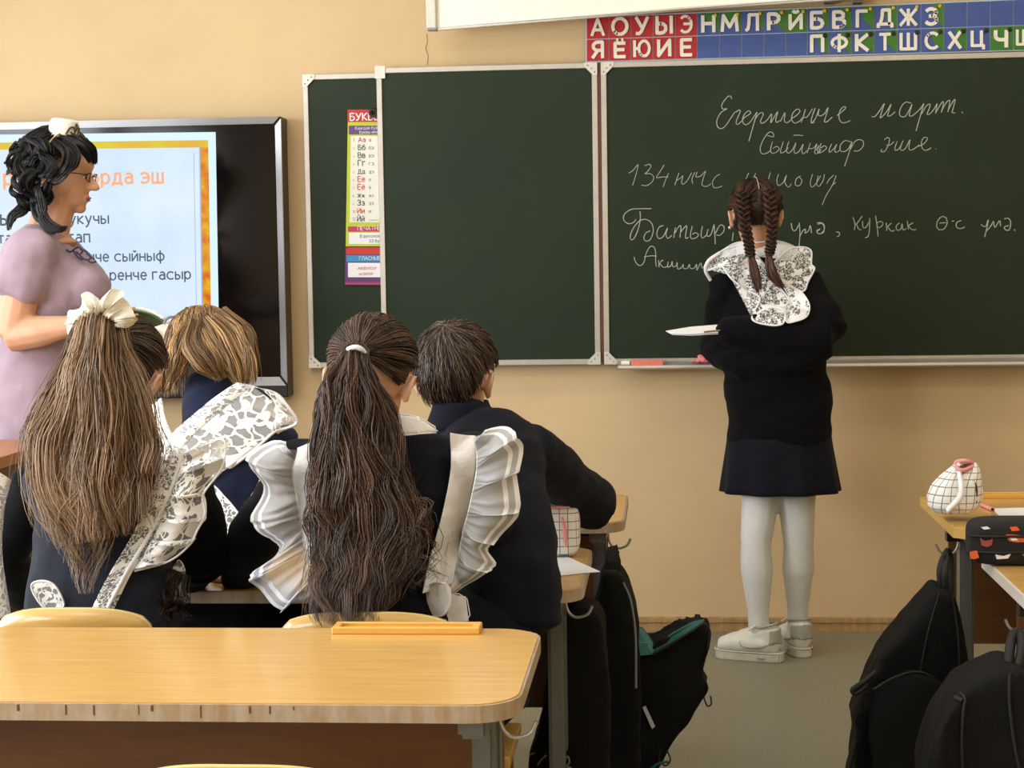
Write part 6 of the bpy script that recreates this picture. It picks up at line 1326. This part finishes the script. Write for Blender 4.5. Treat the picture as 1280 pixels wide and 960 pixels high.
# pouch, paper and pencil on the right-hand desk
c0 = P(1193,638,4.02); zt3 = H3
t = thing('pouch', 'slumped white checked pouch with pink opening on the right-hand desk', 'pencil case', (c0[0], c0[1], zt3))
stn = [(641,1193,24,.040),(634,1193,31,.052),(622,1194,32,.052),(608,1196,29,.045),(596,1201,24,.034),(586,1206,18,.024),(578,1208,13,.014)]
def pf(u, v):
    k = v*(len(stn)-1); i = min(len(stn)-2, int(k)); q = [stn[i][j]+(stn[i+1][j]-stn[i][j])*(k-i) for j in range(4)]; cc_ = P(q[1], q[0], 4.02); hw = q[2]/548.
    a = 2*PI*u; return A(cc_[0]+hw*math.cos(a)+.004*math.sin(3*a+v*5), 4.02+q[3]*math.sin(a)+.004*math.cos(4*a), max(cc_[2]+.003, zt3+.001))
o = sheet('pouch_body', pf, 49, 22, M_plaid, t, uvs=(.30,.14))
wire('pink_opening', [[P(1194,581,4.01), P(1197,577,4.01), P(1208,576,4.0), P(1218,580,4.01), P(1210,586,3.995), P(1200,588,3.99), P(1195,583,4.0)]], .005, M_pink, t, n=24, sides=6)
prism('dark_inside', [P(1199,583,4.0), P(1206,580,4.0), P(1214,580,4.0), P(1204,585,3.995)], (0,.004,0), mat('dark_red_inside', (92,30,36), .7), t)
strap('zip_flap', [(1196,589,3.99),(1198,605,3.965),(1196,620,3.958),(1182,636,3.955)], [(1201,589,3.988),(1205,606,3.962),(1203,624,3.955),(1184,643,3.953)], M_whitecloth, t)
wire('side_zip', [[P(1217,600,3.99), P(1220,612,3.985), P(1219,628,3.985)]], .004, mat('dark_zip', (86,44,52), .6), t, n=12, sides=6)
t = thing('paper_sheet', 'white paper on the right-hand desk at the right edge', 'paper', tuple(PZ(1270,645,H3)))
prism('sheet', [PZ(x,y,H3+.001) for x, y in ((1240,636),(1330,634),(1330,655),(1258,654))], (0,0,.0012), M_white, t)
o = wire('pink_pencil', [[PZ(1222,629,H3+.005), PZ(1241,637,H3+.005)]], .0045, M_pink, n=6, sides=6); props(o, 'pink pencil lying beside the checked pouch', 'pencil')
# fox pencil case
zf = .625; ca = P(1209,700,3.60); xw = .21; c = A(ca[0]+xw/2, 3.60, zf+.046)
t = thing('pencil_case', 'black pencil case printed with orange foxes on the nearer right-hand desk', 'pencil case', (c[0], c[1], zf))
M_fox = mat('fox_orange', (222,98,40), .7); M_foxr = mat('fox_rust', (150,70,62), .7); M_blackc = mat('black_print_cloth', (16,16,18), .8, bump=.3, bscale=300)
rbox('case', c, xw/2, .055, .046, M_blackc, t, e=.4)
for z_ in (-.016, .016): wire('zip', [[c+A(-xw*.5-.001,0,z_), c+A(-xw*.46,-.05,z_), c+A(0,-.0565,z_), c+A(xw*.46,-.05,z_)]], .003, M_bagseam, t, n=30, sides=5)
def fox(x0, y0, pts, m, lift=.0): prism('printed_fox', [A(P(x0+a, y0+b, 3.545)[0], 3.5445-lift, P(x0+a, y0+b, 3.545)[2]) for a, b in pts], (0,.001,0), m, t)
fox(1222,672,[(3,0),(8,4),(16,3),(19,0),(18,9),(12,12),(5,10)], M_foxr); fox(1257,668,[(0,0),(8,0),(30,2),(30,9),(14,10),(4,8)], M_fox); fox(1259,669,[(0,0),(8,1),(14,6),(6,7)], M_white, .0012)
fox(1212,690,[(0,0),(9,-2),(12,7),(6,9),(1,8)], M_fox); fox(1244,693,[(0,0),(10,2),(20,-1),(16,5),(2,6)], M_white); fox(1226,659,[(0,0),(8,-1),(12,2),(4,3)], M_white); fox(1262,659,[(0,0),(9,-1),(13,4),(3,5)], M_fox); fox(1274,690,[(0,0),(10,1),(9,8)], M_fox)
